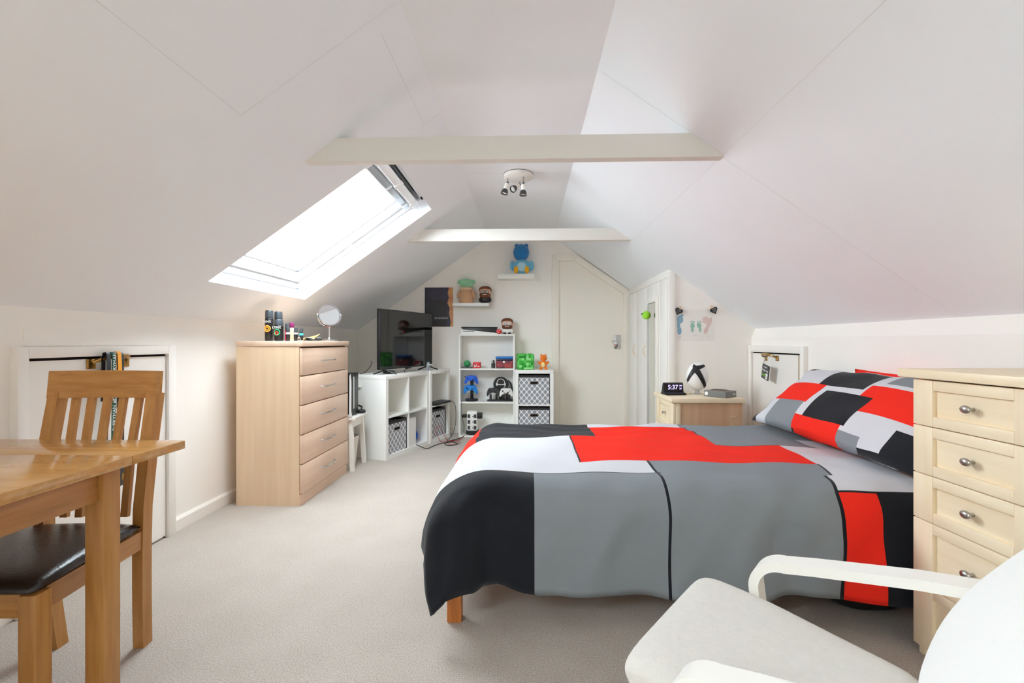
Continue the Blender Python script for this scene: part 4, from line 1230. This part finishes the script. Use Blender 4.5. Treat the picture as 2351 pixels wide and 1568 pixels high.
B().box(-.169, -.0015, -.2325, .169, 0, .2325).build('sheet', mat('poster_ink', (58, 56, 84), .45, rgb2=(30, 26, 30), vscale=5), t, smooth=0)
M_POR = mat('poster_orange', (214, 158, 98), .45, rgb2=(188, 118, 70), vscale=14)
ed = [(.169, -.2325), (.169, .2325), (.118, .2325), (.105, .16), (.118, .11), (.100, .05), (.128, -.01), (.122, -.08), (.140, -.16), (.134, -.2325)]
B().prism(ed, 'y', -.0024, -.0012).build('printed_edge', M_POR, t, smooth=0)
body = [(-.169, -.2325), (.09, -.2325), (.10, -.12), (.085, .02), (.06, .085), (.0, .10), (-.09, .06), (-.15, .01), (-.169, -.03)]
B().prism(body, 'y', -.0021, -.0012).build('printed_shadow', mat('poster_black', (32, 27, 31), .45), t, smooth=0)
text('lettering', 'BY DAYLIGHT', .026, mat('poster_white', (226, 224, 222), .5), t, (.03, -.0026, -.132), (PI / 2, 0, 0), .0004)

# ------------------------------------------------------------------ wardrobe mirror with a hanging green ball
t = thing('wall_mirror', 'long white-framed mirror hung on the wardrobe door', 'mirror', (1.1845, 4.31, .14))
MH = 1.35
for y0, y1, z0, z1 in ((-.18, -.145, 0, MH), (.145, .18, 0, MH), (-.145, .145, 0, .035), (-.145, .145, MH - .05, MH)):
    B().box(-.024, y0, z0, 0, y1, z1, bev=.003).build('frame', M_WOODW, t)
B().box(-.010, -.146, .034, -.004, .146, MH - .049).build('glass', M_MIRROR, t, smooth=0)
t = thing('hanging_ball', 'lime green ball hanging in front of the long mirror', 'ball', (1.118, 4.30, 1.325))
B().ball((0, 0, 0), .040).build('shell', mat('lime_rubber', (152, 220, 50), .55), t)
B().tube([(0, 0, .039), (.006, .0, .08), (.02, .0, .13), (.038, .0, .162)], .0022, 6).build('cord', M_WHITE, t)
for a in (-1, 1):
    B().ball((-.036, .012 * a + .008, .012), (.006, .007, .008), nu=10, nv=6).build('dot', M_BLACK, t)

# ------------------------------------------------------------------ footprint picture and heart pegs on the alcove wall
t = thing('footprint_picture', 'white sheet with blue, green and pink painted footprints', 'picture', (1.4155, 3.8795, 1.084))
B().box(-.160, -.002, 0, .160, 0, .262).build('sheet', mat('white_card', (236, 233, 228), .7), t, smooth=0)
def blob(cx, cz, parts, m):
    b = B()
    for k, (x, z, rx, rz, rot) in enumerate(parts):
        c, s_ = math.cos(rot), math.sin(rot)
        y = -.0022 - .00012 * k
        b.prism([(cx + x + rx * math.cos(a) * c - rz * math.sin(a) * s_, cz + z + rx * math.cos(a) * s_ + rz * math.sin(a) * c) for a in [2 * PI * i / 20 for i in range(20)]], 'y', y, y + .0008)
    b.build('footprint', m, t, smooth=0)
blob(-.128, .12, [(0, .06, .028, .034, 0), (-.012, .015, .014, .04, 0), (-.004, -.035, .018, .034, 0), (.018, .095, .010, .012, 0)], mat('blue_paint', (140, 176, 196), .7))
blob(-.024, .118, [(0, .01, .018, .026, 0), (-.002, -.02, .011, .026, .1), (-.016, .04, .004, .006, 0), (-.006, .045, .004, .006, 0), (.004, .045, .004, .006, 0), (.014, .042, .004, .007, 0)], mat('green_paint', (150, 192, 172), .7))
blob(.030, .118, [(0, .012, .018, .026, .3), (.008, -.018, .010, .026, .1), (-.012, .044, .004, .006, 0), (0, .048, .004, .006, 0), (.012, .044, .004, .006, 0), (.02, .036, .004, .006, 0)], mat('green_paint', (150, 192, 172), .7))
blob(.105, .12, [(-.02, .055, .030, .030, 0), (.008, .03, .018, .05, -.4), (-.018, -.032, .018, .03, -.3)], mat('pink_paint', (222, 198, 192), .7))
M_INK = mat('grey_ink', (176, 172, 168), .7)
for x, z, w_ in ((-.13, .035, .016), (-.002, .045, .022), (.105, .040, .022), (.105, .026, .018), (-.13, .026, .02)):
    B().box(x - w_ / 2, -.0026, z, x + w_ / 2, -.0019, z + .0022).build('caption_line', M_INK, t, smooth=0)
def heart(cx, cz, ang, label):
    t = thing('heart_peg', label, 'peg', (cx, 3.876, cz))
    pts = []
    for i in range(28):
        a = 2 * PI * i / 28
        x = 16 * math.sin(a) ** 3; z = 13 * math.cos(a) - 5 * math.cos(2 * a) - 2 * math.cos(3 * a) - math.cos(4 * a)
        x, z = x * .0020, z * .0020
        c, s_ = math.cos(ang), math.sin(ang)
        pts.append((x * c - z * s_, x * s_ + z * c))
    h = B().prism(pts, 'y', -.020, -.012, bev=.0015).build('heart', M_BLACK, t)
    mb = B()
    mw = mat('chalk_white', (222, 222, 222), .6)
    for k, dz in enumerate((.008, -.004, -.016)):
        wd_ = (.018, .014, .006)[k]
        c, s_ = math.cos(ang), math.sin(ang)
        mb.tube([((x * c - dz * s_), -.0206, (x * s_ + dz * c) + .0016 * (i % 2)) for i, x in enumerate([-wd_ + 2 * wd_ * j / 8 for j in range(9)])], .0011, 5)
    mb.build('chalk_writing', mw, h)
    c, s_ = math.cos(ang), math.sin(ang)
    B().box(-.004, -.012, -.02, .004, -.003, .045, bev=.001, M=Matrix.Rotation(-ang, 4, 'Y')).build('clip', mat('pale_wood', (220, 178, 130), .6), t)
heart(1.272, 1.333, math.radians(-24), 'black heart peg on the left corner of the footprint picture')
heart(1.562, 1.340, math.radians(26), 'black heart peg on the right corner of the footprint picture')

# ------------------------------------------------------------------ on the bedside cabinet
t = thing('alarm_clock', 'black angled alarm clock with violet digits on the bedside cabinet', 'clock', (1.150, 3.62, .6655), math.radians(6))
B().prism([(-.06, 0), (.05, 0), (.058, .008), (.05, .018), (.036, .020), (.022, .085), (.008, .093), (-.004, .086), (-.006, .02), (-.06, .016)], 'x', -.078, .078, bev=.003).build('case', M_BLACK, t)
M_VIO = mat('violet_led', (196, 178, 255), .5, emit=2.2)
# the upright leans back: display on its front face
text('digits', '5:37', .050, M_VIO, t, (-.006, -.0075, .056), (PI / 2 + .0, 0, 0), .0006, sx=.95)
text('small_digits', 'PM', .016, M_VIO, t, (.056, -.0075, .068), (PI / 2, 0, 0), .0006)
text('small_digits', '21', .020, M_VIO, t, (.056, -.0075, .046), (PI / 2, 0, 0), .0006)
t = thing('logo_lamp', 'white oval lamp with a black cross emblem on the bedside cabinet', 'lamp', (1.352, 3.665, .6655))
LC = Vector((0, 0, .138)); LR = (.085, .062, .110)
B().ball(LC, LR, p=2., nu=40, nv=28).build('globe', mat('frosted_white', (240, 240, 238), .4, spec=.5), t)
B().lathe([(0, 0), (.055, 0), (.056, .004), (.02, .008), (.012, .034), (0, .036)], n=32, cap=False).build('base', mat('clear_acrylic', (226, 224, 220), .15, trans=.5), t)
def band(pts, wid):
    """black stripe lying on the globe; pts given as (x, z) fractions of its face"""
    vs, fs = [], []
    n = 26
    P = [Vector(p) for p in pts]
    path = []
    for i in range(n + 1):
        f = i / n
        a, bb, c = P
        path.append((1 - f) ** 2 * a + 2 * f * (1 - f) * bb + f * f * c)
    for i, p in enumerate(path):
        d = (path[min(i + 1, n)] - path[max(i - 1, 0)]).normalized()
        nr = Vector((-d.y, d.x))
        f = i / n
        hw = wid[0] + (wid[1] - wid[0]) * f
        for k in range(7):
            q = p + nr * (hw * (k / 3 - 1))
            rr = q.length
            if rr > .985: q *= .985 / rr; rr = .985
            y = -math.sqrt(1 - rr * rr)
            vs.append(LC + Vector((q.x * LR[0], y * LR[1], q.y * LR[2])) * 1.0 + Vector((q.x, y, q.y)) * .0018)
    for i in range(n):
        for k in range(6):
            fs.append((i * 7 + k, i * 7 + k + 1, (i + 1) * 7 + k + 1, (i + 1) * 7 + k))
    me = bpy.data.meshes.new('emblem_band'); me.from_pydata([tuple(v) for v in vs], [], fs)
    me.materials.append(M_BLACK)
    o = link('emblem_band', me, t, 180)
    m = o.modifiers.new('thickness', 'SOLIDIFY'); m.thickness = .003
band([(-.30, .52), (.06, .0), (.60, -.74)], (.24, .12))
band([(-.36, .55), (-.88, .2), (-.95, -.42)], (.16, .03))
band([(-.36, .62), (.10, .66), (.60, .80)], (.16, .07))
band([(-.42, .60), (-.37, .72), (-.30, .80)], (.15, .11))
t = thing('presentation_box', 'grey flat box with a dark round recess on the bedside cabinet', 'box', (1.452, 3.50, .6655), math.radians(38))
B().box(-.075, -.095, 0, .075, .075, .046, bev=.002).build('body', mat('grey_card', (122, 122, 120), .6, var=.2, vscale=30), t)
B().lathe([(0, 0), (.058, 0), (.056, .0016), (0, .0016)], c=(0, -.01, .046), n=36, cap=False).build('round_recess', mat('dark_brown_card', (70, 56, 48), .6), t)
B().lathe([(.058, 0), (.063, 0), (.063, .004), (.058, .004)], c=(0, -.01, .046), n=36, cap=False).build('recess_rim', mat('tan_card', (150, 128, 106), .6), t)
B().lathe([(0, 0), (.014, 0), (.014, .0008)], c=(-.0755, .055, .023), axis=(-1, 0, 0), n=20).build('sticker', M_WHITE, t)
B().box(.03, -.0958, .018, .062, -.0948, .028).build('print', mat('pale_print', (200, 200, 198), .6), t, smooth=0)

# ------------------------------------------------------------------ on the beech chest
CT = 1.0835
def can(label, x, y, r, h, body, cap, capf, lbl=None, art=None, cat='aerosol', name='deodorant_can'):
    t = thing(name, label, cat, (x, y, CT))
    B().lathe([(r * .9, 0), (r, .004), (r, h * capf - .004), (r * .9, h * capf)], n=28).build('body', body, t)
    B().lathe([(r * .88, h * capf), (r * .97, h * capf + .003), (r * .93, h - .008), (r * .8, h - .001), (r * .5, h)], n=28).build('cap', cap, t)
    if lbl:
        a = text('lettering', lbl, r * .82, M_WHITE, t, (0, -r - .0006, h * .62), (PI / 2, 0, 0), .0006)
    if art:
        for (rr, zz, m, w_) in art:
            B().tube([(rr * r * math.cos(q * PI / 10), -math.sqrt(max(0, r * r - (rr * r * math.cos(q * PI / 10)) ** 2)) - .0004, h * zz + rr * r * math.sin(q * PI / 10) * 1.1) for q in range(20)], w_, 6, closed=True).build('artwork', m, t)
    return t
M_CANK = mat('black_metal_can', (34, 32, 34), .3, metal=.3); M_CAPG = mat('charcoal_cap', (58, 64, 70), .4)
M_ORA = mat('orange_print', (240, 160, 50), .5); M_GRN = mat('green_print', (20, 150, 100), .5); M_RDP = mat('red_print', (220, 60, 40), .5)
can('tall black aerosol with an orange ring and white lettering', -1.772, 3.10, .0275, .212, M_CANK, M_CAPG, .74, 'LYNX', [(.66, .40, M_ORA, .004), (.34, .40, M_ORA, .003)])
can('tall black aerosol half hidden behind the orange-ring can', -1.763, 3.20, .0275, .210, M_CANK, M_CAPG, .74)
can('shorter black aerosol with a green and red design and white lettering', -1.682, 3.06, .0285, .146, M_CANK, M_CAPG, .72, 'LYNX', [(.60, .40, M_GRN, .004), (.30, .36, M_RDP, .004)])
can('pink bottle with a black cap behind the shorter aerosol', -1.722, 3.24, .014, .125, mat('crimson_glass', (178, 20, 70), .2), M_CAPG, .62, cat='bottle', name='scent_bottle')
can('clear scent bottle with a purple cap among the aerosols', -1.640, 3.15, .0165, .128, mat('pale_glass', (222, 214, 184), .1, trans=.4), mat('purple_cap', (122, 34, 88), .35), .72, cat='bottle', name='scent_bottle')
mini = can('small black scent bottle directly below the purple-capped bottle', -1.620, 3.06, .0125, .094, M_CANK, M_CAPG, .66, cat='bottle', name='scent_bottle')
B().lathe([(.0129, 0), (.0129, .012)], c=(0, 0, .046), n=20, cap=False).build('label_band', M_WHITE, mini)
mini = can('small black scent bottle in the middle with a white band', -1.576, 3.08, .0125, .092, M_CANK, M_CAPG, .66, cat='bottle', name='scent_bottle')
B().lathe([(.0129, 0), (.0129, .010)], c=(0, 0, .046), n=20, cap=False).build('label_band', M_WHITE, mini)
mini = can('rightmost small black scent bottle with a turquoise band', -1.568, 3.14, .0125, .090, M_CANK, M_CAPG, .66, cat='bottle', name='scent_bottle')
B().lathe([(.0129, 0), (.0129, .014)], c=(0, 0, .040), n=20, cap=False).build('label_band', mat('turquoise_print', (70, 200, 214), .5), mini)
t = thing('wooden_dish', 'curved golden wooden leaf dish on the beech chest', 'dish', (-1.600, 3.32, CT), math.radians(12))
vs, fs = [], []
for i in range(21):
    f = i / 20; x = -.075 + .15 * f
    wd_ = .038 * math.sin(PI * min(1, f * .92 + .06)) + .002
    zb = .004 + .046 * max(0, (f - .35) / .65) ** 2 + .018 * max(0, (.25 - f) / .25) ** 2
    for j in range(9):
        g = j / 4 - 1
        vs.append((x, g * wd_, zb + .016 * g * g * math.sin(PI * min(1, f + .02))))
for i in range(20):
    for j in range(8):
        fs.append((i * 9 + j, (i + 1) * 9 + j, (i + 1) * 9 + j + 1, i * 9 + j + 1))
me = bpy.data.meshes.new('bowl'); me.from_pydata(vs, [], fs); me.materials.append(mat('honey_wood', (222, 180, 112), .35, rgb2=(196, 148, 84), vscale=10))
o = link('bowl', me, t, 180); m = o.modifiers.new('thickness', 'SOLIDIFY'); m.thickness = .004; m.offset = 1
B().tube([(.06, 0, .043), (.078, 0, .056)], [.004, .0018], 8).build('stem_tip', mat('dark_stem', (80, 62, 44), .6), t)
t = thing('sunglasses', 'dark sunglasses folded beside the wooden dish', 'glasses', (-1.520, 3.22, CT), math.radians(8))
for s in (-1, 1):
    B().ball((s * .032, 0, .012), (.027, .004, .0115), p=2.4, nu=20, nv=10).build('lens', M_SCREEN, t)
    B().tube([(s * .062, 0, .016), (s * .058, .05, .014), (s * .05, .09, .006)], .002, 6).build('temple', M_BLACK, t)
B().tube([(-.008, 0, .016), (0, -.002, .018), (.008, 0, .016)], .0016, 6).build('bridge', M_NICKEL, t)
t = thing('key_ring', 'small metal key ring in front of the sunglasses', 'keys', (-1.555, 3.08, CT))
B().tube([(.012 * math.cos(a * PI / 8), 0, .013 + .012 * math.sin(a * PI / 8)) for a in range(16)], .0013, 6, closed=True).build('ring', M_NICKEL, t)
B().box(.010, -.004, .001, .034, .004, .004, bev=.001).build('key', M_NICKEL, t)
t = thing('vanity_mirror', 'round chrome vanity mirror tilted on a stand on the beech chest', 'mirror', (-1.536, 3.52, CT))
B().lathe([(0, 0), (.066, 0), (.066, .010), (.055, .016), (.014, .022), (.011, .028), (0, .028)], n=40, cap=False).build('base', M_CHROME, t)
B().cyl((0, 0, .026), (0, 0, .112), .0075, n=16).build('stem', M_CHROME, t)
mc = Vector((0, 0, .205)); ax = Vector((.66, -.72, .20)).normalized()
sidev = Vector((.737, .676, 0)).normalized()
B().tube([mc + sidev * (.092 * math.cos(math.radians(a))) + Vector((0, 0, 1)) * (.092 * math.sin(math.radians(a))) for a in range(180, 361, 10)], .0045, 8).build('yoke', M_CHROME, t)
for s in (-1, 1):
    B().ball(mc + sidev * (s * .09), .008, nu=12, nv=8).build('pivot', M_CHROME, t)
fr_ = B().lathe([(.079, -.006), (.086, -.006), (.087, 0), (.086, .006), (.079, .006)], c=mc, axis=ax, n=44, cap=False).build('rim', M_CHROME, t)
B().lathe([(0, -.003), (.080, -.003), (.080, .003), (0, .003)], c=mc, axis=ax, n=44, cap=False).build('glass', M_MIRROR, fr_)

# ------------------------------------------------------------------ lanyards on the left hatch, sign on the right hatch
def ribbon(label, y, z0, z1, w_, m, lean=0., x=-1.928, words=None, name='lanyard', back=True):
    t = thing(name, label, 'lanyard', (x, y, z1))
    pts = [(-.020, lean * .3, -(z1 - z0) * .5), (-.022, 0, -.02), (-.016, 0, .004), (-.004, 0, .007), (.003, 0, -.004), (.005, lean * .2, -(z1 - z0) * .4), (.004, lean, -(z1 - z0))]
    B().strip(pts, (0, 1, 0), w_, .0016).build('band', m, t, smooth=60)
    if words:
        R = Matrix(((0, 0, 1), (0, -1, 0), (1, 0, 0))).to_euler()
        for s, zz in words:
            text('lettering', s, .024, M_WHITE, t, (.0085, lean * min(1, -zz / (z1 - z0)), zz), R, .0005)
    return t
ribbon('dark green lanyard with white EVERYMAN lettering on the left hatch handle', 2.076, .60, 1.024, .022, M_GREENR, -.004, words=(('EVERYMAN', -.055), ('#DRIFTY', -.185), ('EVERYMAN', -.30)))
k_ = ribbon('black lanyard hanging beside the dark green lanyard', 2.050, .585, 1.024, .020, M_BLACK, -.02)
ribbon('orange ribbon looped over the left hatch handle', 2.105, .86, 1.026, .020, M_ORANGEP, .004)
lo = ribbon('black lanyard with a card badge hanging low behind the chair', 2.122, .50, 1.020, .012, M_BLACK, .0)
B().box(.001, -.016, -.625, .005, .016, -.515, bev=.002).build('badge', M_GREYP, lo)
B().prism([(-.006, -.60), (.006, -.60), (.002, -.585), (.007, -.57), (-.004, -.565)], 'x', .0052, .0058).build('badge_print', M_BRASS, lo)

t = thing('hanging_sign', 'small black gaming sign with white and green lettering on the right hatch', 'sign', (1.800, 3.49, .985))
tilt = math.radians(13)
SM = Matrix.Translation((0, .012, -.135)) @ Matrix.Rotation(tilt, 4, 'X')
B().box(-.004, -.048, -.055, .004, .048, .055, bev=.001, M=SM).build('board', mat('sign_grey', (74, 74, 76), .5), t)
for s, zt in ((-1, .0), (1, .0)):
    e0 = SM @ Vector((0, s * .042, .052))
    B().tube([e0, (e0.x + .012, e0.y, -.03), (.022, e0.y, -.004)], .0012, 6).build('string', M_WHITE if s < 0 else M_GREYP, t)
def sign_text(s, size, m, ly, lz, sx=1.):
    RM = SM @ Matrix.Translation((-.0046, ly, lz)) @ Matrix(((0, 0, -1, 0), (-1, 0, 0, 0), (0, 1, 0, 0), (0, 0, 0, 1)))
    o = text('lettering', s, size, m, t, (0, 0, 0), (0, 0, 0), .0005, sx=sx)
    o.location = RM.to_translation(); o.rotation_euler = RM.to_euler()
sign_text("I CAN'T", .018, M_WHITE, 0, .036, .8)
sign_text('PAUSE THIS', .020, M_WHITE, 0, .010, .82)
sign_text('GAME', .026, mat('sign_green', (140, 214, 70), .5), .016, -.026, .8)
B().box(-.0052, -.042, -.048, -.0040, -.014, -.006, bev=.0003, M=SM).build('printed_pad', M_WHITE, t)
B().ball(SM @ Vector((-.0052, -.022, -.024)), .003, nu=8, nv=6).ball(SM @ Vector((-.0052, -.034, -.032)), .003, nu=8, nv=6).build('printed_dots', M_BLACK, t)
